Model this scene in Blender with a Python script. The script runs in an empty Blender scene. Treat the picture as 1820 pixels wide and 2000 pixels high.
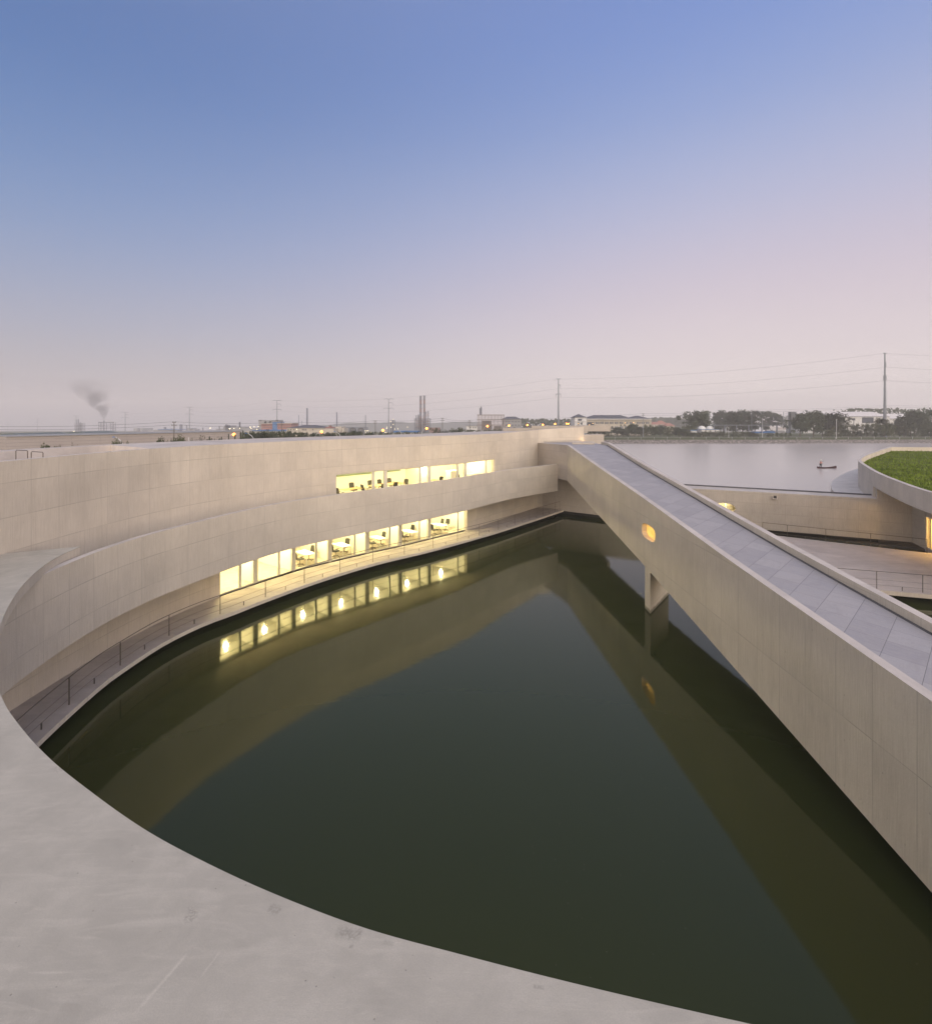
import bpy, bmesh, math, random
from mathutils import Vector, Matrix
R = math.radians
random.seed(7)
scn = bpy.context.scene
C = scn.collection

# ------------------------------------------------------------------ camera, sky, light, exposure
CAM_Z = 10.9
F = 950.0          # focal length in photo pixels (photo 1820 x 2000), horizon row 818
cd = bpy.data.cameras.new('camera'); cam = bpy.data.objects.new('camera', cd); C.objects.link(cam)
cam.location = (0, 0, CAM_Z); cam.rotation_euler = (R(90), 0, 0)
cd.sensor_fit = 'HORIZONTAL'; cd.sensor_width = 36; cd.lens = 36 * F / 1820
cd.shift_y = -182 / 1820; cd.clip_start = .1; cd.clip_end = 12000
scn.camera = cam
scn.render.resolution_x = 931; scn.render.resolution_y = 1024
scn.render.engine = 'CYCLES'
scn.view_settings.view_transform = 'Standard'; scn.view_settings.look = 'None'
scn.view_settings.exposure = 0.12; scn.view_settings.gamma = 1

def lin(c):
    o = []
    for v in c:
        v = v / 255
        o.append(v / 12.92 if v <= .04045 else ((v + .055) / 1.055) ** 2.4)
    return (*o, 1)

w = bpy.data.worlds.new('World'); scn.world = w; w.use_nodes = True
T = w.node_tree; T.nodes.clear()
def wn(t, **k):
    n = T.nodes.new(t)
    for a, b in k.items(): setattr(n, a, b)
    return n
def ramp(n, stops):
    e = n.color_ramp.elements
    e[0].position = stops[0][0]; e[0].color = stops[0][1]
    e[1].position = stops[-1][0]; e[1].color = stops[-1][1]
    for p, c in stops[1:-1]:
        x = e.new(p); x.color = c
    n.color_ramp.interpolation = 'B_SPLINE' if len(stops) > 3 else 'LINEAR'
tc = wn('ShaderNodeTexCoord'); sp = wn('ShaderNodeSeparateXYZ'); T.links.new(tc.outputs['Generated'], sp.inputs[0])
rl = wn('ShaderNodeValToRGB'); rr = wn('ShaderNodeValToRGB'); rb = wn('ShaderNodeValToRGB')
ramp(rl, [(0, lin((168, 163, 172))), (.05, lin((160, 157, 168))), (.15, lin((150, 153, 175))), (.30, lin((110, 139, 184))), (.46, lin((72, 112, 170))), (.60, lin((58, 97, 156))), (.78, lin((128, 138, 165))), (1, lin((182, 174, 170)))])
ramp(rr, [(0, lin((236, 226, 226))), (.06, lin((224, 213, 215))), (.12, lin((214, 202, 207))), (.24, lin((198, 185, 199))), (.36, lin((176, 178, 205))), (.50, lin((138, 158, 203))), (.68, lin((94, 127, 198))), (.80, lin((150, 156, 180))), (1, lin((182, 174, 170)))])
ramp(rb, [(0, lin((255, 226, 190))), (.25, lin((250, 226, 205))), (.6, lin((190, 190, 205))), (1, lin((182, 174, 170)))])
for r_ in (rl, rr, rb): T.links.new(sp.outputs['Z'], r_.inputs[0])
mx = wn('ShaderNodeMapRange'); mx.interpolation_type = 'SMOOTHSTEP'
mx.inputs[1].default_value = -.85; mx.inputs[2].default_value = .55
T.links.new(sp.outputs['X'], mx.inputs[0])
m1 = wn('ShaderNodeMixRGB'); T.links.new(mx.outputs[0], m1.inputs[0]); T.links.new(rl.outputs[0], m1.inputs[1]); T.links.new(rr.outputs[0], m1.inputs[2])
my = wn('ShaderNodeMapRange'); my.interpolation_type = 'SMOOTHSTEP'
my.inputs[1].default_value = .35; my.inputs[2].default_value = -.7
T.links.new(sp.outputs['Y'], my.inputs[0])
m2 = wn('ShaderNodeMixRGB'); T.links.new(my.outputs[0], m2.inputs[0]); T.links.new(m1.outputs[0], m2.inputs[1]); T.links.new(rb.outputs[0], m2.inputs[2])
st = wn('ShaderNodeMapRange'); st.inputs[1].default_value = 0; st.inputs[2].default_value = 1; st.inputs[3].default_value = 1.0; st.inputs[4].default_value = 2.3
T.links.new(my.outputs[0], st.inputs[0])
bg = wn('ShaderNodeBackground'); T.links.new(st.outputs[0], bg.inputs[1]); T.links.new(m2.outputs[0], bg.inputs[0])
sky = wn('ShaderNodeTexSky'); sky.sky_type = 'NISHITA'; sky.sun_disc = False
SUN_EL, SUN_AZ = 14, 160
sky.sun_elevation = R(2); sky.sun_rotation = R(SUN_AZ)
bg2 = wn('ShaderNodeBackground'); bg2.inputs[1].default_value = .02; T.links.new(sky.outputs[0], bg2.inputs[0])
ad = wn('ShaderNodeAddShader'); wo = wn('ShaderNodeOutputWorld')
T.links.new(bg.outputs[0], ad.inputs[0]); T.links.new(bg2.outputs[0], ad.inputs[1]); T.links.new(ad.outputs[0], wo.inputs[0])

sd = bpy.data.lights.new('sun', 'SUN'); so = bpy.data.objects.new('sun', sd); C.objects.link(so)
sd.energy = 1.2; sd.angle = R(40); sd.color = (1, .90, .76)
dvec = Vector((math.sin(R(SUN_AZ)) * math.cos(R(SUN_EL)), math.cos(R(SUN_AZ)) * math.cos(R(SUN_EL)), math.sin(R(SUN_EL))))
so.rotation_euler = dvec.to_track_quat('Z', 'Y').to_euler()

# ------------------------------------------------------------------ helpers
def at(x, y, z):           # photo pixel + height -> point of the place
    Y = (CAM_Z - z) * F / (y - 818)
    return ((x - 910) / F * Y, Y, z)
def aY(x, y, Y):
    return ((x - 910) / F * Y, Y, CAM_Z - (y - 818) / F * Y)
def gz(Y):                 # the plain falls away gently beyond the lake
    return 1.5 - .0235 * max(0, Y - 240)

class MB:
    def __init__(s): s.v = []; s.f = []; s.uv = []; s.m = []
    def quad(s, p, uv=None, m=0):
        n = len(s.v); s.v += [tuple(q) for q in p]; s.f.append(list(range(n, n + len(p))))
        s.uv.append(uv if uv else [(q[0] + q[1], q[2]) for q in p]); s.m.append(m)
    def box(s, x0, x1, y0, y1, z0, z1, m=0, M=None):
        P = [Vector((x, y, z)) for x in (x0, x1) for y in (y0, y1) for z in (z0, z1)]
        if M is not None: P = [M @ p for p in P]
        for f in ((0, 1, 3, 2), (4, 6, 7, 5), (0, 4, 5, 1), (2, 3, 7, 6), (0, 2, 6, 4), (1, 5, 7, 3)):
            q = [P[i] for i in f]
            s.quad(q, None, m)
        return s
    def tube(s, pts, r, n=6, r2=None, m=0, cap=True):
        pts = [Vector(p) for p in pts]; k = len(pts); rings = []
        for i, p in enumerate(pts):
            d = (pts[min(i + 1, k - 1)] - pts[max(i - 1, 0)]).normalized()
            u = d.orthogonal().normalized() if abs(d.z) > .9 else d.cross(Vector((0, 0, 1))).normalized()
            v = d.cross(u); rr_ = r if r2 is None else r + (r2 - r) * i / max(1, k - 1)
            rings.append([p + (u * math.cos(a) + v * math.sin(a)) * rr_ for a in [2 * math.pi * j / n for j in range(n)]])
        b = len(s.v)
        for rg in rings: s.v += [tuple(q) for q in rg]
        for i in range(k - 1):
            for j in range(n):
                a, c = b + i * n + j, b + i * n + (j + 1) % n
                s.f.append([a, c, c + n, a + n]); s.uv.append([(0, 0)] * 4); s.m.append(m)
        if cap:
            s.f.append([b + j for j in range(n)][::-1]); s.uv.append([(0, 0)] * n); s.m.append(m)
            s.f.append([b + (k - 1) * n + j for j in range(n)]); s.uv.append([(0, 0)] * n); s.m.append(m)
        return s
    def lathe(s, prof, c=(0, 0, 0), n=16, m=0):
        b = len(s.v); k = len(prof)
        for r, z in prof:
            for j in range(n):
                a = 2 * math.pi * j / n; s.v.append((c[0] + r * math.cos(a), c[1] + r * math.sin(a), c[2] + z))
        for i in range(k - 1):
            for j in range(n):
                a, d = b + i * n + j, b + i * n + (j + 1) % n
                s.f.append([a, d, d + n, a + n]); s.uv.append([(0, 0)] * 4); s.m.append(m)
        return s
    def ribbon(s, A, B, z0, z1, u0=0, mt=1, mf=0, ends=True):
        n = len(A)
        Z0 = z0 if isinstance(z0, list) else [z0] * n; Z1 = z1 if isinstance(z1, list) else [z1] * n
        U = [u0]
        for i in range(1, n): U.append(U[-1] + math.dist(A[i][:2], A[i - 1][:2]))
        p = lambda q, z: (q[0], q[1], z)
        for i in range(n - 1):
            j = i + 1
            s.quad([p(A[i], Z0[i]), p(A[j], Z0[j]), p(A[j], Z1[j]), p(A[i], Z1[i])], [(U[i], Z0[i]), (U[j], Z0[j]), (U[j], Z1[j]), (U[i], Z1[i])], mf)
            s.quad([p(B[j], Z0[j]), p(B[i], Z0[i]), p(B[i], Z1[i]), p(B[j], Z1[j])], [(U[j], Z0[j]), (U[i], Z0[i]), (U[i], Z1[i]), (U[j], Z1[j])], mf)
            s.quad([p(A[i], Z1[i]), p(A[j], Z1[j]), p(B[j], Z1[j]), p(B[i], Z1[i])], None, mt)
            s.quad([p(B[i], Z0[i]), p(B[j], Z0[j]), p(A[j], Z0[j]), p(A[i], Z0[i])], None, mt)
        if ends:
            for i in (0, n - 1):
                d = math.dist(A[i][:2], B[i][:2])
                s.quad([p(A[i], Z0[i]), p(A[i], Z1[i]), p(B[i], Z1[i]), p(B[i], Z0[i])], [(U[i], Z0[i]), (U[i], Z1[i]), (U[i] + d, Z1[i]), (U[i] + d, Z0[i])], mf)
        return s
    def prism(s, poly, z0, z1, mt=1, mf=0):
        n = len(poly); u = 0
        for i in range(n):
            a, b = poly[i], poly[(i + 1) % n]; d = math.dist(a, b)
            s.quad([(a[0], a[1], z0), (b[0], b[1], z0), (b[0], b[1], z1), (a[0], a[1], z1)], [(u, z0), (u + d, z0), (u + d, z1), (u, z1)], mf); u += d
        s.quad([(q[0], q[1], z1) for q in poly], None, mt)
        s.quad([(q[0], q[1], z0) for q in poly][::-1], None, mt)
        return s
    def build(s, name, mats, parent=None, smooth=False, weld=False):
        me = bpy.data.meshes.new(name); me.from_pydata(s.v, [], s.f)
        uvl = me.uv_layers.new(name='UVMap'); k = 0
        for f, u in zip(s.f, s.uv):
            for q in u: uvl.data[k].uv = q; k += 1
        if not isinstance(mats, (list, tuple)): mats = [mats]
        for m in mats: me.materials.append(m)
        for i, pl in enumerate(me.polygons):
            pl.material_index = min(s.m[i], len(mats) - 1); pl.use_smooth = smooth
        b = bmesh.new(); b.from_mesh(me)
        if weld: bmesh.ops.remove_doubles(b, verts=b.verts, dist=1e-4)
        bmesh.ops.recalc_face_normals(b, faces=b.faces) if weld else None
        b.to_mesh(me); b.free()
        o = bpy.data.objects.new(name, me); C.objects.link(o)
        if parent: o.parent = parent; o.matrix_parent_inverse = Matrix.Translation(-Vector(parent.location)) if parent.rotation_euler.z == 0 and not parent.get('local') else Matrix()
        return o

def tag(o, label=None, cat=None, group=None, kind=None):
    if label: o['label'] = label
    if cat: o['category'] = cat
    if group: o['group'] = group
    if kind: o['kind'] = kind
    return o
def empty(name, loc=(0, 0, 0), label=None, cat=None, group=None, local=False):
    o = bpy.data.objects.new(name, None); C.objects.link(o); o.location = loc; o.empty_display_size = .3
    if local: o['local'] = True
    return tag(o, label, cat, group)
def copy_tree(o, parent=None):
    c = o.copy(); C.objects.link(c); c.parent = parent
    for ch in [q for q in bpy.data.objects if q.parent == o]:
        copy_tree(ch, c)
    return c

def crom(P, n=12):
    out = []
    Q = [tuple(2 * a - b for a, b in zip(P[0], P[1]))] + list(P) + [tuple(2 * a - b for a, b in zip(P[-1], P[-2]))]
    for i in range(1, len(Q) - 2):
        for k in range(n):
            t = k / n
            out.append(tuple(.5 * ((2 * b) + (-a + c) * t + (2 * a - 5 * b + 4 * c - d) * t * t + (-a + 3 * b - 3 * c + d) * t ** 3) for a, b, c, d in zip(Q[i - 1], Q[i], Q[i + 1], Q[i + 2])))
    out.append(tuple(P[-1])); return out
def arcs(c):
    a = [0]
    for i in range(1, len(c)): a.append(a[-1] + math.dist(c[i], c[i - 1]))
    return a
def at_arc(c, a, s_):
    s_ = max(0, min(a[-1], s_))
    lo, hi = 0, len(a) - 1
    while hi - lo > 1:
        m = (lo + hi) // 2
        if a[m] <= s_: lo = m
        else: hi = m
    t = (s_ - a[lo]) / max(1e-9, a[hi] - a[lo])
    return tuple(c[lo][k] + (c[hi][k] - c[lo][k]) * t for k in range(2))
def sub(c, s0, s1, n):
    a = arcs(c); return [at_arc(c, a, s0 + (s1 - s0) * i / (n - 1)) for i in range(n)]
def arc_px(c, x, after=0):
    a = arcs(c); g = lambda p: (p[0] * F - (x - 910) * p[1])
    for i in range(len(c) - 1):
        if a[i] < after or c[i][1] <= 0: continue
        g0, g1 = g(c[i]), g(c[i + 1])
        if g0 <= 0 <= g1 or g1 <= 0 <= g0:
            return a[i] + (a[i + 1] - a[i]) * (g0 / (g0 - g1) if g0 != g1 else 0)
    return None
def offset(c, d):
    o = []
    for i in range(len(c)):
        p, q = c[max(0, i - 1)], c[min(len(c) - 1, i + 1)]
        dx, dy = q[0] - p[0], q[1] - p[1]; L = math.hypot(dx, dy) or 1
        o.append((c[i][0] - dy / L * d, c[i][1] + dx / L * d))
    return o

# ------------------------------------------------------------------ materials
def newmat(name):
    m = bpy.data.materials.new(name); m.use_nodes = True
    nt = m.node_tree; b = nt.nodes['Principled BSDF']
    return m, nt, b
def nd(nt, t, ins=None, **k):
    n = nt.nodes.new(t)
    for a, b in k.items(): setattr(n, a, b)
    for a, b in (ins or {}).items():
        if hasattr(b, 'is_output') or isinstance(b, bpy.types.NodeSocket): nt.links.new(b, n.inputs[a])
        else: n.inputs[a].default_value = b
    return n
def math_(nt, op, a, b=0.0, clamp=False):
    n = nt.nodes.new('ShaderNodeMath'); n.operation = op; n.use_clamp = clamp
    for i, v in enumerate((a, b)):
        if isinstance(v, bpy.types.NodeSocket): nt.links.new(v, n.inputs[i])
        else: n.inputs[i].default_value = v
    return n.outputs[0]
def mixc(nt, fac, a, b, mode='MIX'):
    n = nt.nodes.new('ShaderNodeMixRGB'); n.blend_type = mode
    for i, v in enumerate((fac, a, b)):
        if isinstance(v, bpy.types.NodeSocket): nt.links.new(v, n.inputs[i])
        elif i == 0: n.inputs[0].default_value = v
        else: n.inputs[i].default_value = (*v[:3], 1)
    return n.outputs[0]
def mrange(nt, v, a, b, c, d):
    return nd(nt, 'ShaderNodeMapRange', {0: v, 1: a, 2: b, 3: c, 4: d}).outputs[0]

def plain(name, col, rough=.7, var=.12, scale=1.5, metal=0, spec=.3):
    m, nt, b = newmat(name)
    ns = nd(nt, 'ShaderNodeTexNoise', {'Scale': scale, 'Detail': 4})
    ob = nd(nt, 'ShaderNodeNewGeometry'); nt.links.new(ob.outputs['Position'], ns.inputs['Vector'])
    c = mixc(nt, mrange(nt, ns.outputs[0], .3, .7, 0, 1), [v * (1 - var) for v in col], [v * (1 + var) for v in col])
    nt.links.new(c, b.inputs['Base Color'])
    b.inputs['Roughness'].default_value = rough; b.inputs['Metallic'].default_value = metal
    b.inputs['Specular IOR Level'].default_value = spec
    return m

def concrete_wall(name, col, joints=True, pw=1.22, ph=1.22, v0=.12):
    m, nt, b = newmat(name)
    uv = nd(nt, 'ShaderNodeUVMap'); geo = nd(nt, 'ShaderNodeNewGeometry')
    sx = nd(nt, 'ShaderNodeSeparateXYZ', {0: uv.outputs[0]})
    U, V = sx.outputs[0], sx.outputs[1]
    # big soft blotches, vertical board grain, water streaks
    n1 = nd(nt, 'ShaderNodeTexNoise', {'Vector': geo.outputs['Position'], 'Scale': .45, 'Detail': 6, 'Roughness': .6})
    c1 = mixc(nt, mrange(nt, n1.outputs[0], .32, .68, 0, 1), [v * .91 for v in col], [v * 1.08 for v in col])
    mp = nd(nt, 'ShaderNodeMapping', {'Vector': uv.outputs[0], 'Scale': (26, 1.1, 1)})
    n2 = nd(nt, 'ShaderNodeTexNoise', {'Vector': mp.outputs[0], 'Scale': 1, 'Detail': 5, 'Roughness': .65})
    c2 = mixc(nt, mrange(nt, n2.outputs[0], .35, .65, .38, .62), [0, 0, 0], [1, 1, 1])
    c1 = mixc(nt, .55, c1, c2, 'SOFT_LIGHT')
    mp3 = nd(nt, 'ShaderNodeMapping', {'Vector': uv.outputs[0], 'Scale': (2.2, .16, 1)})
    n3 = nd(nt, 'ShaderNodeTexNoise', {'Vector': mp3.outputs[0], 'Scale': 1, 'Detail': 7, 'Roughness': .7})
    c1 = mixc(nt, mrange(nt, n3.outputs[0], .52, .75, 0, .35), c1, [v * .72 for v in (col[0], col[1] * .98, col[2] * .95)])
    # per-panel tone
    fu = math_(nt, 'FLOOR', math_(nt, 'DIVIDE', U, pw)); fv = math_(nt, 'FLOOR', math_(nt, 'DIVIDE', math_(nt, 'SUBTRACT', V, v0), ph))
    cm = nd(nt, 'ShaderNodeCombineXYZ', {0: fu, 1: fv})
    wn_ = nd(nt, 'ShaderNodeTexWhiteNoise', {0: cm.outputs[0]}, noise_dimensions='2D')
    c1 = mixc(nt, 1, c1, mixc(nt, wn_.outputs[0], [.955] * 3, [1.03, 1.03, 1.025]), 'MULTIPLY')
    if joints:
        def line(val, per, off, wd):
            t = math_(nt, 'FRACT', math_(nt, 'DIVIDE', math_(nt, 'SUBTRACT', val, off), per))
            d = math_(nt, 'MULTIPLY', math_(nt, 'MINIMUM', t, math_(nt, 'SUBTRACT', 1.0, t)), per)
            return math_(nt, 'SUBTRACT', 1.0, math_(nt, 'DIVIDE', d, wd), True)
        lu = line(U, pw, 0, .017); lv = line(V, ph, v0, .017)
        nj = nd(nt, 'ShaderNodeTexNoise', {'Vector': geo.outputs['Position'], 'Scale': .9, 'Detail': 2})
        jm = math_(nt, 'MULTIPLY', math_(nt, 'MAXIMUM', math_(nt, 'MULTIPLY', lu, .75), lv), mrange(nt, nj.outputs[0], .36, .6, .25, .95))
        c1 = mixc(nt, jm, c1, [v * .55 for v in col])
        # tie holes: small dots at panel quarter points
        tu = math_(nt, 'SUBTRACT', math_(nt, 'FRACT', math_(nt, 'DIVIDE', U, pw / 2)), .5)
        tv = math_(nt, 'SUBTRACT', math_(nt, 'FRACT', math_(nt, 'DIVIDE', math_(nt, 'SUBTRACT', V, v0), ph / 2)), .5)
        dd = math_(nt, 'SQRT', math_(nt, 'ADD', math_(nt, 'POWER', tu, 2), math_(nt, 'POWER', tv, 2)))
        th = mrange(nt, dd, .018, .03, .55, 0)
        wn2 = nd(nt, 'ShaderNodeTexNoise', {'Vector': geo.outputs['Position'], 'Scale': 1.7})
        th = math_(nt, 'MULTIPLY', th, mrange(nt, wn2.outputs[0], .5, .6, 0, 1))
        c1 = mixc(nt, th, c1, [v * .5 for v in col])
    # damp stain just above the water line
    gz_ = nd(nt, 'ShaderNodeSeparateXYZ', {0: geo.outputs['Position']}); nst = nd(nt, 'ShaderNodeTexNoise', {'Vector': geo.outputs['Position'], 'Scale': 2.5, 'Detail': 4})
    stn = mrange(nt, math_(nt, 'SUBTRACT', gz_.outputs[2], math_(nt, 'MULTIPLY', nst.outputs[0], .25)), -.02, .10, .75, 0)
    c1 = mixc(nt, stn, c1, (.09, .085, .055))
    # blow holes
    vo = nd(nt, 'ShaderNodeTexVoronoi', {'Vector': geo.outputs['Position'], 'Scale': 4.2, 'Randomness': 1})
    c1 = mixc(nt, mrange(nt, vo.outputs['Distance'], .035, .06, .5, 0), c1, [v * .45 for v in col])
    nt.links.new(c1, b.inputs['Base Color'])
    b.inputs['Roughness'].default_value = .85; b.inputs['Specular IOR Level'].default_value = .25
    nf = nd(nt, 'ShaderNodeTexNoise', {'Vector': geo.outputs['Position'], 'Scale': 14, 'Detail': 4})
    bp = nd(nt, 'ShaderNodeBump', {'Height': math_(nt, 'ADD', math_(nt, 'MULTIPLY', n2.outputs[0], .5), nf.outputs[0]), 'Strength': .25, 'Distance': .02})
    nt.links.new(bp.outputs[0], b.inputs['Normal'])
    return m

def concrete_top(name, col, fine=False, streak=False):
    m, nt, b = newmat(name)
    geo = nd(nt, 'ShaderNodeNewGeometry'); P = geo.outputs['Position']
    n1 = nd(nt, 'ShaderNodeTexNoise', {'Vector': P, 'Scale': 1.1 if fine else .6, 'Detail': 8, 'Roughness': .62, 'Distortion': .6})
    c = mixc(nt, mrange(nt, n1.outputs[0], .33, .68, 0, 1), [v * .82 for v in col], [v * 1.12 for v in col])
    n2 = nd(nt, 'ShaderNodeTexNoise', {'Vector': P, 'Scale': 7, 'Detail': 8, 'Roughness': .7})
    c = mixc(nt, mrange(nt, n2.outputs[0], .3, .7, .0, .35), c, [v * .8 for v in col])
    h = n2.outputs[0]
    if streak:
        mp = nd(nt, 'ShaderNodeMapping', {'Vector': P, 'Rotation': (0, 0, R(-34)), 'Scale': (.35, 3.2, 1)})
        n4 = nd(nt, 'ShaderNodeTexNoise', {'Vector': mp.outputs[0], 'Scale': 1, 'Detail': 6, 'Roughness': .65})
        c = mixc(nt, mrange(nt, n4.outputs[0], .45, .75, 0, .5), c, [v * .7 for v in (col[0], col[1] * .97, col[2] * .95)])
    if fine:
        # trowel sweeps (pale), pits and rough patches
        mp = nd(nt, 'ShaderNodeMapping', {'Vector': P, 'Rotation': (0, 0, R(52)), 'Scale': (1.3, 7, 1)})
        n4 = nd(nt, 'ShaderNodeTexNoise', {'Vector': mp.outputs[0], 'Scale': 1, 'Detail': 5, 'Roughness': .6, 'Distortion': 1.2})
        c = mixc(nt, mrange(nt, n4.outputs[0], .5, .75, 0, .5), c, [min(1, v * 1.22) for v in col])
        mp5 = nd(nt, 'ShaderNodeMapping', {'Vector': P, 'Rotation': (0, 0, R(-48)), 'Scale': (.9, 12, 1)})
        v5 = nd(nt, 'ShaderNodeTexNoise', {'Vector': mp5.outputs[0], 'Scale': .8, 'Detail': 2})
        c = mixc(nt, mrange(nt, v5.outputs[0], .7, .78, 0, .45), c, [min(1, v * 1.3) for v in col])
        vo = nd(nt, 'ShaderNodeTexVoronoi', {'Vector': P, 'Scale': 9, 'Randomness': 1})
        nm = nd(nt, 'ShaderNodeTexNoise', {'Vector': P, 'Scale': 2.3, 'Detail': 2})
        pit = math_(nt, 'MULTIPLY', mrange(nt, vo.outputs['Distance'], .05, .085, 1, 0), mrange(nt, nm.outputs[0], .52, .58, 0, 1))
        c = mixc(nt, math_(nt, 'MULTIPLY', pit, .6), c, [v * .35 for v in col])
        n6 = nd(nt, 'ShaderNodeTexNoise', {'Vector': P, 'Scale': 1.6, 'Detail': 3})
        n7 = nd(nt, 'ShaderNodeTexNoise', {'Vector': P, 'Scale': 45, 'Detail': 4})
        rp = math_(nt, 'MULTIPLY', mrange(nt, n6.outputs[0], .68, .71, 0, 1), mrange(nt, n7.outputs[0], .4, .6, 0, 1))
        c = mixc(nt, math_(nt, 'MULTIPLY', rp, .55), c, [v * .55 for v in col])
        def seg(cx, cy, ang, L_, wd, st_):
            mp_ = nd(nt, 'ShaderNodeMapping', {'Vector': P, 'Location': (-(cx * math.cos(-ang) - cy * math.sin(-ang)), -(cx * math.sin(-ang) + cy * math.cos(-ang)), 0), 'Rotation': (0, 0, -ang)})
            sx_ = nd(nt, 'ShaderNodeSeparateXYZ', {0: mp_.outputs[0]})
            nn = nd(nt, 'ShaderNodeTexNoise', {'Vector': P, 'Scale': 18, 'Detail': 3})
            return math_(nt, 'MULTIPLY', math_(nt, 'MULTIPLY', mrange(nt, math_(nt, 'ABSOLUTE', sx_.outputs[0]), L_ * .75, L_, 1, 0), mrange(nt, math_(nt, 'ABSOLUTE', sx_.outputs[1]), wd * .3, wd, 1, 0)), math_(nt, 'MULTIPLY', mrange(nt, nn.outputs[0], .3, .6, .4, 1), st_))
        for a_ in ((-2.53, 4.06, R(69), .24, .022, .5), (-2.20, 4.19, R(72), .11, .014, .4), (-5.2, 4.6, R(30), .5, .05, .25), (-1.9, 4.3, R(20), .3, .06, .22), (.7, 3.2, R(60), .3, .03, .25)):
            c = mixc(nt, seg(*a_), c, [min(1, v * 1.35) for v in col])
        for a_ in ((-1.07, 4.44, R(-8), .13, .075, .8), (-1.83, 4.66, R(-20), .07, .06, .6), (-1.02, 4.33, 0, .02, .02, 1), (-.7, 4.36, R(-10), .06, .03, .5), (.6, 4.02, R(-10), .05, .02, .6)):
            c = mixc(nt, math_(nt, 'MULTIPLY', seg(*a_), mrange(nt, n7.outputs[0], .38, .55, .2, 1)), c, [v * .5 for v in col])
        n8 = nd(nt, 'ShaderNodeTexNoise', {'Vector': P, 'Scale': 90, 'Detail': 3})
        c = mixc(nt, mrange(nt, n8.outputs[0], .35, .65, 0, .4), c, [v * .72 for v in col])
        h = math_(nt, 'SUBTRACT', n2.outputs[0], math_(nt, 'ADD', pit, math_(nt, 'MULTIPLY', rp, .6)))
    nt.links.new(c, b.inputs['Base Color'])
    b.inputs['Roughness'].default_value = .8; b.inputs['Specular IOR Level'].default_value = .3
    bp = nd(nt, 'ShaderNodeBump', {'Height': h, 'Strength': .35, 'Distance': .012})
    nt.links.new(bp.outputs[0], b.inputs['Normal'])
    return m

CW = (.56, .505, .43)
M = {}
M['wall'] = concrete_wall('board_concrete', CW)
M['wall_bridge'] = concrete_wall('board_concrete_bridge', (.51, .465, .385), True, 1.22, 2.44, .4)
M['wall_grey'] = concrete_wall('grey_concrete', (.42, .38, .335), True, 1.8, .9, .2)
M['top'] = concrete_top('cast_concrete', (.57, .52, .48))
M['near'] = concrete_top('trowelled_concrete', (.485, .457, .395), fine=True)
M['deck'] = concrete_top('walkway_concrete', (.46, .415, .38), streak=True)
M['dark'] = plain('shaded_concrete', (.05, .047, .042), .8)  # near-black base colour carries the shade of the recesses under the decks
M['plaster'] = plain('white_plaster', (.82, .80, .74), .8, .02)
M['floor_in'] = plain('pale_timber_floor', (.62, .55, .42), .45, .12, 3)
M['frame'] = plain('pale_frame_metal', (.55, .53, .46), .5, .04)
M['steel'] = plain('dark_steel', (.14, .125, .105), .45, .1, 3, .7)
M['alu'] = plain('steel_tube', (.5, .5, .5), .3, .05, 3, .9)
M['black'] = plain('black_mesh_fabric', (.035, .035, .032), .7, .1)
M['tabletop'] = plain('white_laminate', (.85, .83, .78), .35, .02)
M['oak'] = plain('oak_veneer', (.55, .40, .20), .5, .12, 5)
M['kerb_dark'] = plain('dark_kerb_and_shadow', (.10, .10, .105), .7)  # dark kerb of the wing, and the painted shadow beside the ramp kerb

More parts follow.
